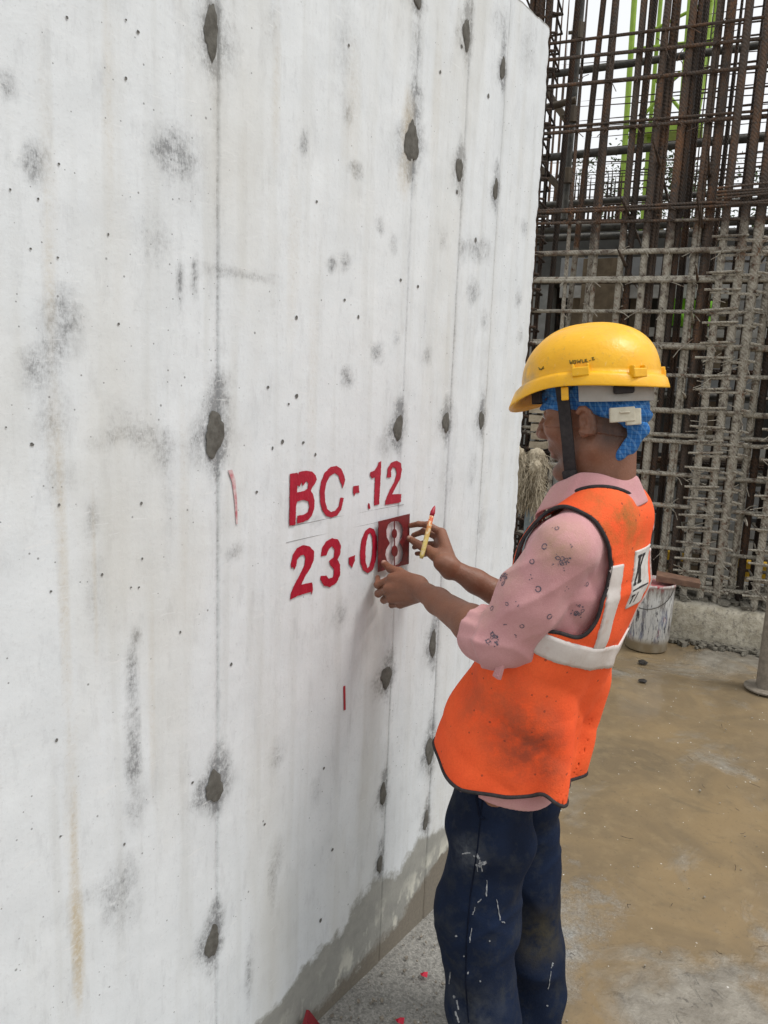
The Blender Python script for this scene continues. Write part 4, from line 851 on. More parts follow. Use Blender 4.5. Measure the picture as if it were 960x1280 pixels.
b = t.mix(t.math('MULTIPLY', t.ramp(n2, .52, .72), .28), b, (.30, .17, .12)); t.bump(t.math('ADD', n2, t.noise(330, 3, .6)), .0008); t.b.inputs['Subsurface Weight'].default_value = .06; t.b.inputs['Subsurface Radius'].default_value = (.01, .004, .002)
MSKIN = t.out(b, t.ramp(n2, .3, .7, .38, .56), .45)
body = mesh('body', np.concatenate([v, v2]), np.concatenate([f, f2+len(v)]), MSKIN, man, True, sk)
# eyes
m = MB(); 
for s in (-1, 1):
    c = hw(.0835, s*.032, .0205); n = 12
    m.add([c+.0102*(HF*math.cos(a)+np.array([0, math.sin(a)*math.cos(b_), 0])+HU*math.sin(a)*math.sin(b_)) for a in np.linspace(.01, 1.5, 6) for b_ in np.arange(n)*2*math.pi/n], [(i*n+k, i*n+(k+1) % n, (i+1)*n+(k+1) % n, (i+1)*n+k) for i in range(5) for k in range(n)])
m.build('eyes', simple('dark_eye', (.05, .035, .03), (.3, .28, .26), 160, .15, .6), man, True)
# shirt with a small printed flower motif
t = NT('pink_printed_cotton'); p = t.pos(); n1 = t.noise(9, 4, .6); n2 = t.noise(420, 3, .7)
b = t.mix(t.ramp(n1, .3, .7), (.56, .300, .300), (.48, .235, .245)); b = t.mix(t.math('MULTIPLY', t.ramp(t.noise(5, 5, .7), .52, .72), .6), b, (.44, .29, .21))
b = t.mix(t.math('MULTIPLY', t.ramp(n2, .45, .7), .25), b, (.70, .42, .42))
x, y, z = t.sep(p)
def dirt(cx, cy, cz, r0, amt, colr, base):
    d = t.n('VectorMath', operation='DISTANCE'); t.l(p, d.inputs[0]); d.inputs[1].default_value = (cx, cy, cz)
    return t.mix(t.math('MULTIPLY', t.math('MULTIPLY', t.ramp(d.outputs['Value'], r0, r0*.25), t.ramp(t.noise(22, 5, .7), .35, .6)), amt), base, colr)
b = dirt(.56, 1.20, 1.32, .07, .7, (.36, .24, .15), b); b = dirt(.44, 1.2, 1.26, .06, .6, (.40, .28, .20), b)
ink = (.060, .062, .085)
t.bump(t.math('ADD', t.math('MULTIPLY', n2, .5), t.math('MULTIPLY', t.noise(30, 2, .5), 1.6)), .0014); t.b.inputs['Sheen Weight'].default_value = .15
MSH = t.out(b, .9, .1)
v, f = surf(shirt_fn, (.25, 1.08, .70), (.72, 1.78, 1.46), .003)
shirt = mesh('shirt', v, f, MSH, man, True)
MINK = simple('faded_blue_print', (.085, .085, .115), (.20, .15, .17), 260, .9, .1)
def motif(o_, d_, rings, petals, size):
    P_, h_ = raymarch(shirt_fn, np.array([o_]), np.array([d_]), 0., 2.3, 1200)
    if not h_[0]: return
    g_ = grad(shirt_fn, P_, .008)[0]; p_ = P_[0]; tx = np.cross(g_, [.3, .2, 1.]); tx /= np.linalg.norm(tx); ty = np.cross(g_, tx); vs_, fs_ = [], []
    def put(pts): 
        q_ = np.array([p_+tx*a+ty*b+g_*.02 for a, b in pts]); R_, hh = raymarch(shirt_fn, q_, np.repeat([-g_], len(pts), 0), 0., .05, 90); k = len(vs_); vs_.extend([tuple(x_) for x_ in R_+g_*.0007]); return k
    for cx_, cy_, r_ in rings:
        n = 12; a0 = random.uniform(0, 6); w_ = [random.uniform(.62, .80) for _ in range(n)]; el_ = random.uniform(.75, 1.15); A = [a0+i*6.283/n for i in range(n)]
        k = put([(cx_+r_*math.cos(a), cy_+r_*el_*math.sin(a)) for a in A]+[(cx_+r_*w*math.cos(a)*.9, cy_+r_*el_*w*math.sin(a)*.9) for a, w in zip(A, w_)])
        gap = random.randrange(n); fs_.extend([[k+i, k+(i+1) % n, k+n+(i+1) % n, k+n+i] for i in range(n) if i != gap])
    for cx_, cy_, r_ in petals:
        n = 7; a0 = random.uniform(0, 6); k = put([(cx_+r_*random.uniform(.6, 1.2)*math.cos(a0+i*6.283/n), cy_+r_*random.uniform(.5, 1.)*math.sin(a0+i*6.283/n)) for i in range(n)]); fs_.append([k+i for i in range(n)])
    if g_@d_ < 0:
        nn = np.cross(np.array(vs_[fs_[0][1]])-np.array(vs_[fs_[0][0]]), np.array(vs_[fs_[0][2]])-np.array(vs_[fs_[0][0]]))
        if nn@g_ < 0: fs_ = [q_[::-1] for q_ in fs_]
    mesh('printed_flower', vs_, fs_, MINK, shirt)
def cluster(s_): 
    return [(random.uniform(-1, 1)*s_, random.uniform(-.8, .8)*s_, random.uniform(.0030, .0046)) for _ in range(6)], [(random.uniform(-1.3, 1.3)*s_, random.uniform(-1.1, 1.1)*s_, random.uniform(.0009, .0026)) for _ in range(13)]
def cam_ray(u, v_): d_ = ray(540+u/3.2, 580+v_/3.2); return CAM, d_/np.linalg.norm(d_)
for u, v_ in ((515,392),(243,702),(588,585),(285,458)): motif(*cam_ray(u, v_), *cluster(.011), .02)
for u, v_ in ((500,257),(350,350),(425,500),(240,577),(360,648),(400,390),(300,560),(450,330),(620,480),(470,610)): motif(*cam_ray(u, v_), [(0, 0, random.uniform(.0042, .0058))], [(.008, .003, .001)] if random.random() < .4 else [], .01)
for u, v_ in ((340,555),(395,455),(330,690),(560,330),(290,640),(540,500)): motif(*cam_ray(u, v_), [], [(random.uniform(-.005, .005), random.uniform(-.005, .005), .0014) for _ in range(3)], .01)
for k_ in range(14):            # the far sleeve carries the same print
    motif(np.array([random.uniform(.38, .58), 2.3, random.uniform(1.08, 1.30)]), np.array([0, -1., 0]), *(cluster(.011) if k_ % 3 == 0 else ([(0, 0, .005)], [])), .01)
# collar
NCOL = 72; prof = [(.062, -.055), (.0625, -.03), (.066, -.004), (.070, .004), (.075, .003), (.082, -.010), (.092, -.030), (.1005, -.044), (.097, -.047), (.088, -.034), (.077, -.012)]
a_ = np.linspace(-math.pi*.93, math.pi*.93, NCOL); vv = []
for i, a in enumerate(a_):
    dx, dy = math.cos(a), math.sin(a); ed = abs(a)/math.pi; base = np.array([.530, 1.42, 1.416-.010*dx-.062*max(0, -dx)**1.2+.003*math.sin(a*5+1)])
    for r_, z in prof: k_ = 1+.02*math.sin(a*4+z*30); base_r = r_*(1.02 if dx > 0 else 1.08)*k_; vv.append(base+np.array([dx*base_r, dy*base_r*.96, z*(1+.25*max(0, -dx))]))
m_ = len(prof); ff = [(i*m_+j, (i+1)*m_+j, (i+1)*m_+(j+1) % m_, i*m_+(j+1) % m_) for i in range(NCOL-1) for j in range(m_)]+[tuple(range(m_)), tuple((NCOL-1)*m_+j for j in range(m_-1, -1, -1))]
o = mesh('collar', vv, [list(q_) for q_ in ff], MSH, man, True); sb_ = o.modifiers.new('smooth', 'SUBSURF'); sb_.levels = sb_.render_levels = 1
# vest
t = NT('orange_mesh_fabric'); p = t.pos(); x, y, z = t.sep(p); n1 = t.noise(7, 5, .65); n2 = t.noise(260, 3, .7)
b = t.mix(t.ramp(n1, .3, .7), (.90, .135, .040), (.82, .098, .030))
wv = t.n('TexVoronoi'); wv.inputs['Scale'].default_value = 300; wv.inputs['Randomness'].default_value = .95; t.l(p, wv.inputs['Vector'])
b = t.mix(t.math('MULTIPLY', t.ramp(wv.outputs['Distance'], .4, .7), .14), b, (.55, .06, .02))
b = dirt(.60, 1.34, 1.345, .085, .9, (.30, .13, .035), b); b = dirt(.615, 1.38, 1.30, .08, .45, (.38, .15, .04), b); b = dirt(.52, 1.24, .90, .11, .75, (.20, .06, .04), b); b = dirt(.47, 1.24, .97, .12, .4, (.35, .10, .05), b); b = dirt(.39, 1.26, .96, .07, .35, (.30, .08, .04), b); b = dirt(.56, 1.27, .86, .06, .6, (.22, .07, .04), b)
sp = t.n('TexVoronoi'); sp.inputs['Scale'].default_value = 60; t.l(p, sp.inputs['Vector']); ks = t.n('SeparateColor'); t.l(sp.outputs['Color'], ks.inputs[0])
b = t.mix(t.math('MULTIPLY', t.math('MULTIPLY', t.math('LESS_THAN', sp.outputs['Distance'], .15), t.math('GREATER_THAN', ks.outputs[0], .72)), .6), b, (.14, .04, .03))
t.bump(t.math('ADD', t.math('MULTIPLY', wv.outputs['Distance'], .25), t.math('MULTIPLY', t.noise(16, 2, .5), 2.2)), .0018)
MV = t.out(b, .75, .15)
v, f = surf(vest_fn, (.20, 1.18, .74), (.70, 1.66, 1.46), .0030)
vest = mesh('vest', v, f, MV, man, True)
MBK = simple('black_binding', (.022, .020, .022), (.045, .04, .04), 60, .8, .2)
def piping(rings, r=.0042, closed=True):
    m = MB()
    for R_ in rings: m.tube(R_, r, 8, closed)
    return m.build('piping', MBK, vest, True)
apts = spline(AH, 9); arm_rings = []
for sgn, y0 in ((1, 1.05), (-1, 1.79)):
    o_ = np.stack([apts[:, 0], np.full(len(apts), y0), apts[:, 1]], 1); d_ = np.repeat([[0, float(sgn), 0]], len(apts), 0)
    P_, h_ = raymarch(vest_outer, o_, d_, .02, .42, 160); P_[:, 1] += sgn*.001
    if h_.sum() > 20: arm_rings.append(P_[h_] if h_.all() else P_[h_])
for R_ in arm_rings: piping([R_], .0037)
def radial(fn, th, z, cx=.5):     # th degrees from the wearer's left, towards the back
    th = np.radians(np.asarray(th, float)); d_ = np.stack([-np.sin(th), np.cos(th), np.zeros_like(th)], 1); o_ = np.stack([np.full_like(th, cx), np.full_like(th, 1.42), np.asarray(z, float)], 1)-d_*.40
    P_, h_ = raymarch(fn, o_, d_, .02, .40, 140); return P_, h_
def front_y(zs, sgn):
    o_ = np.stack([np.full(len(zs), .12), np.full(len(zs), 1.42+sgn*.075), zs], 1); return raymarch(vest_outer, o_, np.repeat([[1., 0, 0]], len(zs), 0), .0, .4, 140)[0]
thh = np.linspace(-118, 298, 260); zz_ = np.full(len(thh), .80)
for _ in range(3): P_, _h = radial(vest_outer, thh, zz_); zz_ = hem_z(P_[:, 0], P_[:, 1])
P_, _h = radial(vest_outer, thh, zz_+.001)
P_ = P_[(np.abs(P_[:, 1]-1.418) > .074) | (P_[:, 0] > .45)]
fz = np.linspace(.835, 1.30, 50); L_ = front_y(fz, -1); R2 = front_y(fz, 1)
piping([P_], .0040, False); piping([L_, R2], .0036, False)
na = np.linspace(-2.35, 2.35, 70); no = np.stack([.535+.0815*np.cos(na)/1.05, 1.42+.0815*np.sin(na)/.92, np.full(70, 1.60)], 1); P_, h_ = raymarch(vest_outer, no, np.repeat([[0, 0, -1.]], 70, 0), .05, .42, 160); piping([P_[h_]], .0042, False)
# reflective tape, built on the vest surface
t = NT('worn_reflective_tape'); n1 = t.noise(24, 5, .7); n2 = t.noise(300, 3, .7); b = t.mix(t.ramp(n1, .3, .7), (.62, .58, .55), (.54, .48, .45)); b = t.mix(t.math('MULTIPLY', t.ramp(n1, .58, .7), .4), b, (.48, .30, .22)); t.bump(n1, .0018); MT = t.out(b, .45, .5)
def patch(name, ths, zf, rows, mat, parent, off=.0035, fn=vest_outer, ragged=0.):
    nt = len(ths); G = []
    for j in range(rows+1):
        w = j/rows; z = zf(ths, w)
        if ragged and j in (0, rows): z = z+RNG.normal(0, ragged, nt)
        P_, h_ = radial(fn, ths, z); G.append(P_+grad(fn, P_)*off)
    G = np.array(G); O = []; F = []
    top = G.reshape(-1, 3); bot = top-grad(fn, top)*(off+.001); n = len(top); k = lambda j, i: j*nt+i
    for j in range(rows):
        for i in range(nt-1): F.append([k(j, i), k(j, i+1), k(j+1, i+1), k(j+1, i)])
    rim = [k(0, i) for i in range(nt)]+[k(j, nt-1) for j in range(1, rows+1)]+[k(rows, i) for i in range(nt-2, -1, -1)]+[k(j, 0) for j in range(rows-1, 0, -1)]
    F += [[rim[i-1], rim[i-1]+n, rim[i]+n, rim[i]] for i in range(len(rim))]
    return mesh(name, np.concatenate([top, bot]), F, mat, parent, True)
zb = lambda th, w: np.interp(th, [-70, 0, 42, 100, 140, 180, 250], [1.14, 1.123, 1.080, 1.055, 1.08, 1.12, 1.14])+(w-.5)*.048
patch('reflective_band', np.linspace(-62, 242, 190), zb, 6, MT, vest, .0035, ragged=.0005)
def strip(th0, th1, hw_):
    def zf(ths, w): return 1.098+(1.262-1.098)*((ths-ths[0])/(ths[-1]-ths[0])) if False else None
    return None
def vpatch(name, thc, hw_, z0, z1, mat, parent, off=.004, ragged=.25):
    nz = 40; G = []; zs = np.linspace(z0, z1, nz)
    for i in range(7):
        w = i/6; th = np.array([thc(z)+(w-.5)*2*hw_ for z in zs])+(RNG.normal(0, ragged, nz) if i in (0, 6) else 0); P_, h_ = radial(vest_outer, th, zs); G.append(P_+grad(vest_outer, P_)*off)
    G = np.array(G); nt = nz; top = G.reshape(-1, 3); n = len(top); bot = top-grad(vest_outer, top)*(off+.001); k = lambda j, i: j*nt+i
    F = [[k(j, i), k(j+1, i), k(j+1, i+1), k(j, i+1)] for j in range(6) for i in range(nt-1)]
    rim = [k(0, i) for i in range(nt)]+[k(j, nt-1) for j in range(1, 7)]+[k(6, i) for i in range(nt-2, -1, -1)]+[k(j, 0) for j in range(5, 0, -1)]; F += [[rim[i], rim[i]+n, rim[i-1]+n, rim[i-1]] for i in range(len(rim))]
    return mesh(name, np.concatenate([top, bot]), F, mat, parent, True)
vpatch('reflective_strip', lambda z: 48+(z-1.09)/.17*4, 6.3, 1.100, 1.262, MT, vest, .0030); vpatch('reflective_strip', lambda z: 136-(z-1.09)/.17*3, 7.0, 1.100, 1.262, MT, vest, .0030)
MWH = simple('white_print', (.66, .65, .62), (.52, .48, .45), 70, .6)
pz0, pz1, pt0, pt1 = 1.168, 1.280, 75., 112.
vpatch('printed_panel', lambda z: (pt0+pt1)/2, (pt1-pt0)/2, pz0, pz1, MWH, vest, .0022, .2)
def decal(name, poly, mat, off=.0030):       # poly in panel units 0..1, wrapped on the back
    pl = rough_poly(poly, 0, .06); P_, h_ = radial(vest_outer, [pt0+(pt1-pt0)*a for a, b_ in pl], [pz0+(pz1-pz0)*b_ for a, b_ in pl]); P_ = P_+grad(vest_outer, P_)*off
    tri = tessellate_polygon([[Vector((a, b_, 0)) for a, b_ in pl]]); F = []
    for q_ in tri:
        nn = np.cross(P_[q_[1]]-P_[q_[0]], P_[q_[2]]-P_[q_[0]]); F.append(list(q_) if nn@grad(vest_outer, P_[[q_[0]]])[0] > 0 else list(q_)[::-1])
    return mesh(name, P_, F, mat, vest)
Kp = [(.04,.40),(.22,.40),(.22,.44),(.17,.45),(.21,.60),(.24,.62),(.34,.45),(.30,.44),(.30,.40),(.55,.40),(.55,.44),(.49,.45),(.34,.70),(.50,.86),(.56,.88),(.56,.92),(.38,.92),(.38,.88),(.41,.87),(.25,.70),(.29,.87),(.34,.88),(.34,.92),(.12,.92),(.12,.88),(.17,.87),(.09,.45),(.04,.44)]
decal('printed_letter', Kp, MBK); decal('printed_line', [(.02,.31),(.95,.31),(.95,.335),(.02,.335)], MBK)
decal('printed_letter', [(.07,.08),(.13,.08),(.17,.21),(.23,.21),(.24,.25),(.05,.25),(.04,.21),(.11,.21)], MBK); decal('printed_stroke', [(.28,.08),(.32,.08),(.42,.26),(.38,.26)], MBK)
# trousers
t = NT('navy_trousers'); p = t.pos(); n1 = t.noise(6, 5, .6); n2 = t.noise(300, 3, .7); n3_ = t.noise(20, 6, .7)
b = t.mix(t.ramp(n1, .3, .7), (.0085, .017, .043), (.0055, .010, .024)); b = t.mix(t.math('MULTIPLY', t.ramp(n3_, .5, .72), .5), b, (.045, .047, .045))
dirt_ = dirt
b = dirt(.405, 1.23, .65, .05, .45, (.16, .17, .18), b); b = dirt(.47, 1.50, .34, .10, .8, (.055, .048, .03), b); b = dirt(.43, 1.23, .30, .10, .5, (.07, .075, .08), b)
sp = t.n('TexVoronoi'); sp.inputs['Scale'].default_value = 16; q2 = t.n('VectorMath', operation='MULTIPLY'); t.l(p, q2.inputs[0]); q2.inputs[1].default_value = (1.6, 1, .42); t.l(q2.outputs[0], sp.inputs['Vector']); ks = t.n('SeparateColor'); t.l(sp.outputs['Color'], ks.inputs[0])
spk = t.math('MULTIPLY', t.math('LESS_THAN', t.math('ADD', sp.outputs['Distance'], t.math('MULTIPLY', t.noise(90, 4, .7), .16)), .16), t.math('GREATER_THAN', ks.outputs[0], .55)); b = t.mix(t.math('MULTIPLY', spk, t.ramp(n3_, .46, .58, 0., .5)), b, (.25, .26, .27))
t.bump(t.math('ADD', t.math('MULTIPLY', n2, .5), t.math('MULTIPLY', t.noise(28, 2, .5), 1.6)), .0014); 
MTR = t.out(b, .85, .15)
v, f = surf(trousers_fn, (.25, 1.15, .03), (.62, 1.72, .94), .0036)
trs = mesh('trousers', v, f, MTR, man, True)
# side seam and pocket opening on the left leg
def on_leg(pts_, off=.001):
    d_ = np.array([ray(*q_)/np.linalg.norm(ray(*q_)) for q_ in pts_]); P_, h_ = raymarch(trousers_fn, np.repeat(CAM[None], len(pts_), 0), d_, 1., 2.4, 400); return (P_+grad(trousers_fn, P_)*off)[h_]
def lerp_pts(a, n=10): 
    a = np.array(a, float); o_ = []
    for i in range(len(a)-1): o_ += [a[i]+(a[i+1]-a[i])*k/n for k in range(n)]
    return o_+[a[-1]]
MSE = simple('dark_seam', (.006, .010, .024), (.004, .006, .014), 80, .9, .1); m = MB()
m.tube(on_leg(lerp_pts([(603,1000),(597,1060),(588,1120),(583,1180),(582,1230),(586,1278)]), .0002), .0016, 6); m.build('seam', MSE, trs, True)
m = MB(); m.tube(on_leg(lerp_pts([(598,985),(596,1000),(600,1020),(606,1024)]), .0005), .0028, 6); m.build('pocket_edge', MSE, trs, True)
MSPL = simple('dried_white_paint', (.40, .41, .42), (.10, .11, .13), 150, .8)
def splat(pl):
    d_ = np.array([ray(*q_)/np.linalg.norm(ray(*q_)) for q_ in pl]); P_, h_ = raymarch(trousers_fn, np.repeat(CAM[None], len(pl), 0), d_, 1., 2.4, 700)
    if not h_.all(): return
    g_ = grad(trousers_fn, P_, .006); T_ = P_+g_*.0012; n = len(pl); c_ = T_.mean(0)
    mesh('paint_splash', np.concatenate([T_, P_-g_*.001]), [list(q_) for q_ in tessellate_polygon([[Vector((a, -b_, 0)) for a, b_ in pl]])]+[[i, (i+1) % n, n+(i+1) % n, n+i] for i in range(n)], MSPL, trs)
def run(a, b, w0, w1, n=7):            # a ragged dribble between two image points
    a, b = np.array(a, float), np.array(b, float); d_ = (b-a)/np.linalg.norm(b-a); nr = np.array([-d_[1], d_[0]]); L_, R_ = [], []
    for k in range(n): c_ = a+(b-a)*k/(n-1)+nr*random.uniform(-.5, .5); w_ = (w0+(w1-w0)*k/(n-1))*random.uniform(.35, 1.25); L_.append(tuple(c_+nr*w_)); R_.append(tuple(c_-nr*w_))
    splat(L_+R_[::-1])
def dab(x, y, rx, ry):
    n = 11; a0 = random.uniform(0, 6); splat([(x+rx*math.cos(a0+k*6.283/n)*random.uniform(.45, 1.2), y+ry*math.sin(a0+k*6.283/n)*random.uniform(.45, 1.2)) for k in range(n)])
for q_ in [((596,1067),(599,1074),1.6,1.),((600,1075),(603,1089),1.6,.6),((596,1080),(597,1089),1.,.5),((578,1067),(588,1066),.8,1.2),((609,1100),(608,1120),.5,1.1),((621,1124),(625,1150),.45,.8),((627,1152),(631,1153),.8,.6),((590,1160),(587,1178),.5,.8),((594,1134),(591,1143),.6,.9),((597,1128),(602,1124),.5,.4),((571,1250),(573,1262),.9,.7),((569,1264),(574,1278),.8,.9),((691,1203),(689,1210),1.3,.5),((689,1214),(685,1236),.4,.5),((563,1215),(562,1230),.6,.4)]: run(*q_)
for q_ in [(604,1079,4,4),(599,1081,2.5,3),(593,1070,2.,1.4),(570,1170,1.6,1.5),(585,1216,1.,2.),(600,1226,1.2,1.),(684,1257,1.5,1.),(568,1246,1.6,2.4),(580,1195,.9,1.4),(612,1176,1.,1.),(655,1010,1.2,2)]: dab(*q_)
# shoes
MSHOE = simple('black_rubber', (.02, .02, .02), (.05, .045, .04), 30, .6)
for a in ANK:
    fn = lambda P, a=a: smax(smin(rc(P, a+np.array([.01, 0, -.035]), a+np.array([-.145, 0, -.055]), .042, .034), rc(P, a, a+np.array([0, 0, -.04]), .046, .046), .02), -P[:, 2]+.002, .008)
    v, f = surf(fn, a+np.array([-.21, -.08, -.12]), a+np.array([.1, .08, .06]), .006); mesh('shoe', v, f, MSHOE, man, True)
# ------------------------------------------------------------------ head cloth
def cloth_fn(P):
    Qc = (P-HO.astype(f4))@HM; A = Qc.copy(); A[:, 1] = np.abs(A[:, 1])
    d = el(A, (-.004, 0, .060), (.098, .0795, .091)); d = smin(d, el(A, (.036, 0, .010), (.068, .066, .09)), .03); d = smin(d, el(A, (-.068, 0, .0), (.026, .05, .042)), .03)
    d = d-.003*np.sin(Qc[:, 2]*150+Qc[:, 0]*55+2*np.sin(Qc[:, 0]*40)+Qc[:, 1]*20)-.0012*np.sin(Qc[:, 2]*330+Qc[:, 0]*160)
    lo = np.interp(Qc[:, 0], [-.13, -.10, -.06, -.015, .02, .10], [-.062, -.050, -.020, .010, .020, .034]).astype(f4)+.002*np.sin(Qc[:, 0]*120); d = smax(d, lo-Qc[:, 2], .004)
    d = smax(d, Qc[:, 2]-.085, .005)
    return d
v, f = surf(cloth_fn, HO-.16, HO+.17, .0028)
t = NT('blue_check_cloth'); p = t.obj(); n1 = t.noise(14, 4, .6); b = t.mix(t.ramp(n1, .3, .7), (.045, .19, .48), (.030, .125, .36))
for k, (dr, sc) in enumerate((('X', 36), ('Z', 42), ('DIAGONAL', 30))):
    w = t.n('TexWave', wave_type='BANDS', bands_direction=dr); w.inputs['Scale'].default_value = sc; w.inputs['Distortion'].default_value = 2.5; w.inputs['Detail'].default_value = 2; t.l(t.pos(), w.inputs['Vector'])
    b = t.mix(t.math('MULTIPLY', t.ramp(w.outputs['Fac'], .80, .95), (.28, .45, .22)[k]), b, ((.20, .42, .68), (.012, .035, .13), (.26, .46, .70))[k])
t.bump(t.noise(70, 4, .7), .002); MBL = t.out(b, .9, .1)
hc = mesh('head_cloth', v, f, MBL, man, True)
def tail_fn(P):
    Qc = (P-HO.astype(f4))@HM
    Q2 = Qc.copy(); Q2[:, 1] = (Q2[:, 1]+.035)*1.7-.035*1.0
    d = rcs(Q2, [(-.080, -.035, -.015), (-.084, -.036, -.036), (-.070, -.038, -.056), (-.052, -.040, -.072)], [.015, .012, .010, .011], .008); d = smin(d, rcs(Q2, [(-.080, -.035, -.022), (-.098, -.035, -.034)], [.012, .011], .004), .004)
    return (d-.003*np.sin(Qc[:, 0]*210+Qc[:, 2]*110))*.8
v, f = surf(tail_fn, hw(-.075, -.03, -.04)-.085, hw(-.075, -.03, -.04)+.085, .0028); mesh('knot_tail', v, f, MBL, hc, True)
# ------------------------------------------------------------------ helmet
TL = math.radians(7.5); HC = np.array([.497, 1.42, 1.564]); F2 = np.array([-math.cos(TL), 0, -math.sin(TL)]); U2 = np.array([-math.sin(TL), 0, math.cos(TL)])
hq = lambda f_, s_, u_: HC+F2*f_+HS*s_+U2*u_
t = NT('yellow_helmet_plastic'); p = t.pos(); n1 = t.noise(10, 4, .6); n2 = t.noise(60, 5, .75)
b = t.mix(t.ramp(n1, .3, .7), (.86, .46, .006), (.78, .38, .005)); b = t.mix(t.math('MULTIPLY', t.ramp(n2, .58, .74), .6), b, (.42, .25, .06)); b = t.mix(t.math('MULTIPLY', t.ramp(t.noise(5, 6, .7), .55, .72), .5), b, (.52, .30, .05)); b = dirt(.405, 1.33, 1.585, .045, .8, (.26, .22, .17), b); b = dirt(.385, 1.35, 1.60, .03, .8, (.30, .24, .16), b)
b = t.mix(t.math('MULTIPLY', t.ramp(t.noise(150, 3, .8, stretch=(1, 1, .15)), .66, .72), .4), b, (.85, .70, .35)); t.bump(t.math('ADD', n2, t.noise(7, 2, .5)), .0012)
MH = t.out(b, t.ramp(n2, .3, .7, .30, .46), .5)
NT_ = 120; ths = np.arange(NT_)*2*math.pi/NT_; rows_ = []
def rr(th, k=0):
    c_, s_ = math.cos(th), math.sin(th); a = .119 if c_ > 0 else .137; return 1/((abs(c_)/a)**2.2+(abs(s_)/.106)**2.2)**(1/2.2)
drop = lambda th: (-.012*max(0, math.cos(th))**2-.004*max(0, -math.cos(th))**2+.010*math.sin(th)**2)
ext = lambda th: .004+.017*max(0, math.cos(th))**2.2+.002*max(0, -math.cos(th))
H_ = .119
for ph in np.linspace(0, 1, 26)[1:]:
    a = ph*math.pi/2; rad, hgt = math.sin(a)**.86, math.cos(a)**.90; row = []
    for th in ths:
        f_, s_ = math.cos(th)*rr(th)*rad, math.sin(th)*rr(th)*rad; ridge = .0055*(1/(1+math.exp((abs(s_)-.021)/.0018)))*min(1, hgt*2.5)
        row.append(hq(f_*1.0-.004*hgt, s_, .022+hgt*(H_-.022)+ridge+(drop(th))*(1-hgt)))
    rows_.append(row)
top_c = hq(-.004, 0, H_+.0055)
for dr, du in ((.002, .022), (.0060, .0200), (.0090, .0150), (1, .004), (2, -.001), (3, -.0035), (4, -.002)):
    row = []
    for th in ths:
        e = ext(th); pk = .015*max(0, math.cos(th))**2.2
        if dr < 1: k_, u_ = rr(th)+dr+(e*.25 if dr > .008 else 0), du-pk*.15*(dr > .008)
        else: k_, u_ = rr(th)+.0085+e*(.8, 1., .96, .0)[int(dr)-1]-(.004 if dr == 4 else 0), du-pk*(.75, 1., 1., .3)[int(dr)-1]
        row.append(hq(math.cos(th)*k_, math.sin(th)*k_, u_+drop(th)))
    rows_.append(row)
row = [hq(math.cos(th)*(rr(th)-.004), math.sin(th)*(rr(th)-.004), .02+drop(th)) for th in ths]; rows_.append(row)
for ph in (.85, .6, .3, .08):
    a = ph*math.pi/2; rows_.append([hq(math.cos(th)*(rr(th)-.004)*math.sin(a), math.sin(th)*(rr(th)-.004)*math.sin(a), .02+math.cos(a)*(H_-.026)) for th in ths])
vv = [top_c]+[p_ for r_ in rows_ for p_ in r_]; ff = [[0, 1+(i+1) % NT_, 1+i] for i in range(NT_)]
for j in range(len(rows_)-1): ff += [[1+j*NT_+i, 1+j*NT_+(i+1) % NT_, 1+(j+1)*NT_+(i+1) % NT_, 1+(j+1)*NT_+i] for i in range(NT_)]
ff.append([1+(len(rows_)-1)*NT_+i for i in range(NT_)][::-1])
helmet = mesh('helmet', vv, ff, MH, man, True)
bvh = BVHTree.FromPolygons([Vector(map(float, p_)) for p_ in vv], ff)
for thd in (108, 152, -108, -152):
    th = math.radians(thd); k_ = rr(th)+.006; c_ = hq(math.cos(th)*k_, -math.sin(th)*k_, .021+drop(th)); tx = np.array(-F2*math.sin(th)-HS*math.cos(th)); rx = np.array(F2*math.cos(th)-HS*math.sin(th)); m = MB()
    m.box(c_, (.030, .014, .016), np.stack([tx, rx, U2], 1)); m.box(c_+U2*.009+tx*.0125, (.005, .012, .009), np.stack([tx, rx, U2], 1)); m.box(c_+U2*.009-tx*.0125, (.005, .012, .009), np.stack([tx, rx, U2], 1)); bevel(m.build('lug', MH, helmet), .002)
th = math.radians(78); m = MB(); c_ = hq(-.004, -.108, -.010); m.lathe(c_, [(.001, 0), (.007, 0)], 12, False); m = MB(); m.box(c_+U2*.004, (.014, .004, .024), np.stack([F2, HS, U2], 1)); o = bevel(m.build('strap_tab', MH, helmet), .002)
# worn handwriting on the shell
m = MB()
def on_helmet(u, v_):
    d_ = Vector(ray(620+u/4, 380+v_/4)).normalized(); h_ = bvh.ray_cast(Vector(CAM), d_); return None if h_[0] is None else np.array(h_[0]-d_*.0006)
for ln in ([(368,280),(372,298),(380,298),(384,280)],[(390,282),(388,298),(398,297),(400,282),(390,282)],[(408,278),(408,296),(416,284),(420,296),(424,276)],[(430,278),(434,294),(444,290),(446,276)],[(452,274),(450,290),(460,288)],[(466,284),(472,282)],[(478,270),(488,266),(482,280),(494,276)],[(368,292),(384,290)],[(212,318),(226,330),(238,312)],[(216,328),(240,322)]):
    P_ = [q_ for q_ in (on_helmet(*a) for a in lerp_pts(ln, 3)) if q_ is not None]
    if len(P_) > 3: m.tube(P_, .0011, 4)
m.build('faded_handwriting', simple('faded_ink', (.10, .075, .02), (.30, .20, .02), 300, .7), helmet)
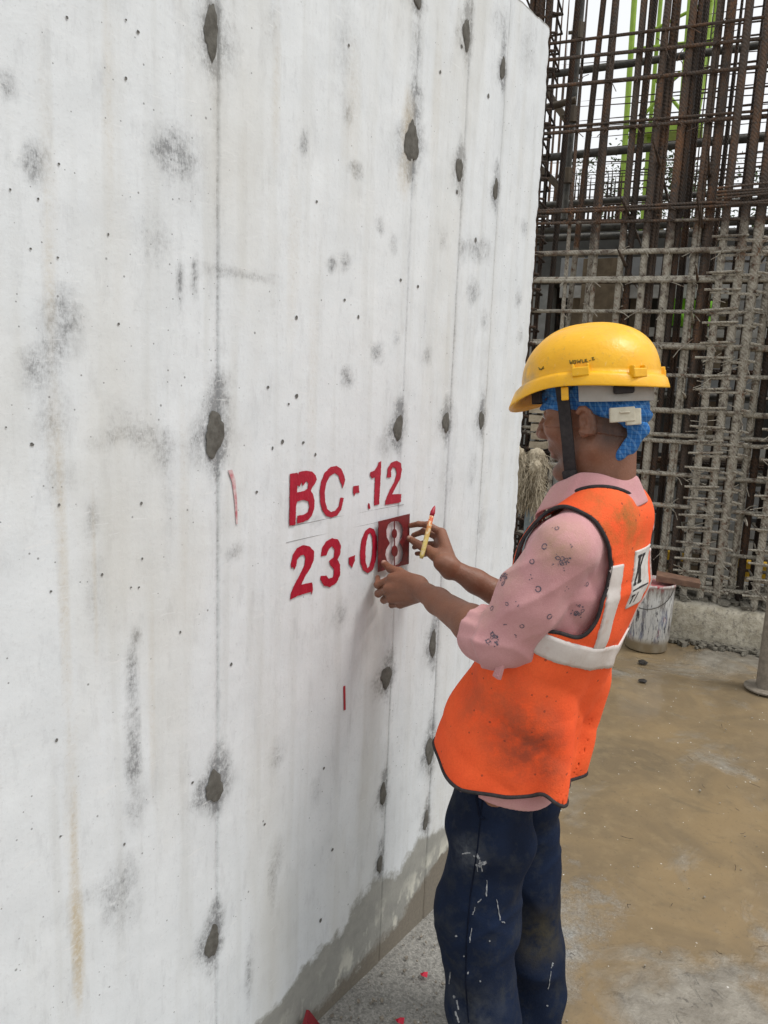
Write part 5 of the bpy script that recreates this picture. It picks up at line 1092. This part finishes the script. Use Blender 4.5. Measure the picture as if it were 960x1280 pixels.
# suspension, sweat band, ratchet
def band(name, th0, th1, u0, u1, k_, mat, th_=.0025, kk=1.):
    n = 40; vv = []; 
    for t_ in np.linspace(math.radians(th0), math.radians(th1), n):
        for r_, u_ in ((k_, u1), (k_+th_, u1), (k_+th_, u0), (k_, u0)): q_ = rr(t_)*kk+r_; vv.append(hq(math.cos(t_)*q_, -math.sin(t_)*q_, u_ if not callable(u_) else u_(t_)))
    ff = [(i*4+j, (i+1)*4+j, (i+1)*4+(j+1) % 4, i*4+(j+1) % 4) for i in range(n-1) for j in range(4)]+[(0, 1, 2, 3), tuple((n-1)*4+j for j in (3, 2, 1, 0))]
    return mesh(name, vv, [list(q_) for q_ in ff], mat, helmet, False)
MGW = simple('grey_plastic', (.36, .345, .32), (.33, .31, .28), 40, .5, .4); MCR = simple('cream_plastic', (.60, .56, .45), (.48, .44, .34), 60, .5, .4)
band('suspension_band', 104, 256, lambda t_: -.020+.008*math.cos(t_), .012, -.016, MGW); band('sweat_band', -52, 52, -.018, .004, -.022, MBK, .004)
m = MB(); Rr = lambda a: np.array(Matrix.Rotation(math.radians(a), 3, 'Z')); 
c_ = hq(-.092, -.068, -.050); R1 = np.stack([F2, HS, U2], 1)@Rr(-32); m.box(c_, (.044, .010, .026), R1); m.box(c_-F2*.015+HS*.013-U2*.005, (.026, .012, .029), R1); m.box(c_-F2*.004+U2*.004, (.018, .014, .004), R1); bevel(m.build('ratchet', MCR, helmet), .003)
m = MB(); m.box(hq(-.098, -.072, -.006), (.036, .012, .016), R1); bevel(m.build('anchor_clip', MBK, helmet), .004)
# chin strap
lft = [(.024, -.094, .066), (.026, -.088, .030), (.029, -.082, -.005), (.032, -.076, -.040), (.036, -.070, -.072), (.040, -.060, -.098), (.046, -.034, -.116)]
pts_ = [hw(*q_) for q_ in lft]+[hw(.050, 0, -.121)]+[hw(a_, -b_, c_) for a_, b_, c_ in lft[::-1]]
P_ = []; 
for i in range(len(pts_)-1): P_ += [pts_[i]+(pts_[i+1]-pts_[i])*k/5 for k in range(5)]
P_.append(pts_[-1]); vv = []
for i, q_ in enumerate(P_):
    tg = P_[min(i+1, len(P_)-1)]-P_[max(i-1, 0)]; tg /= np.linalg.norm(tg); wd = HF-tg*(HF@tg); wd /= np.linalg.norm(wd); nn = np.cross(tg, wd); c0 = q_
    vv += [c0+wd*.0115+nn*.0015, c0-wd*.0115+nn*.0015, c0-wd*.0115-nn*.0015, c0+wd*.0115-nn*.0015]
ff = [[i*4+j, i*4+(j+1) % 4, (i+1)*4+(j+1) % 4, (i+1)*4+j] for i in range(len(P_)-1) for j in range(4)]
mesh('chin_strap', vv, ff, MBK, helmet, False)
m = MB(); c_ = hw(.040, -.064, -.096); m.box(c_, (.028, .012, .016), np.stack([HF, HS, HU], 1)); bevel(m.build('strap_buckle', MBK, helmet), .003)
# dangling sleeve tab and button
m = MB(); c_ = ony(623, 838, 1.195); m.box(c_, (.015, .006, .034), np.array(Matrix.Rotation(.25, 3, 'Y')), .003); m.lathe(c_+np.array([0, -.004, -.010]), [(.0001, .004), (.004, .004), (.004, 0), (.0001, 0)], 10, False); o = bevel(m.build('sleeve_tab', MSH, man), .004)
# ------------------------------------------------------------------ paint brush in the right hand
b0, b1, b2, b3 = J(526.5, 698, .100), J(536, 660, .097), J(539.5, 645, .095), J(543.5, 632, .093)
br = empty('paint_brush', b1, label='thin paint-smeared brush with a red tip held in the worker\'s far hand', category='brush')
t = NT('spattered_brush_handle'); zz = t.sep(t.pos())[2]; nn = t.noise(120, 4, .7); cc = t.mix(t.ramp(zz, b1[2]-.025, b1[2]+.02), (.62, .50, .16), (.55, .10, .03)); cc = t.mix(t.ramp(nn, .52, .6), cc, (.70, .58, .36)); MHD = t.out(cc, .5, .4)
m = MB(); m.tube([b0, b0+(b1-b0)*.1, b0+(b1-b0)*.6, b1, b2], [.0042, .0058, .0062, .0060, .0054], 10); m.build('brush_handle', MHD, br, True)
m = MB(); m.tube([b2, b2+(b3-b2)*.35, b2+(b3-b2)*.8, b3], [.0054, .0062, .0035, .0006], 10); m.build('brush_bristles', MR, br, True)
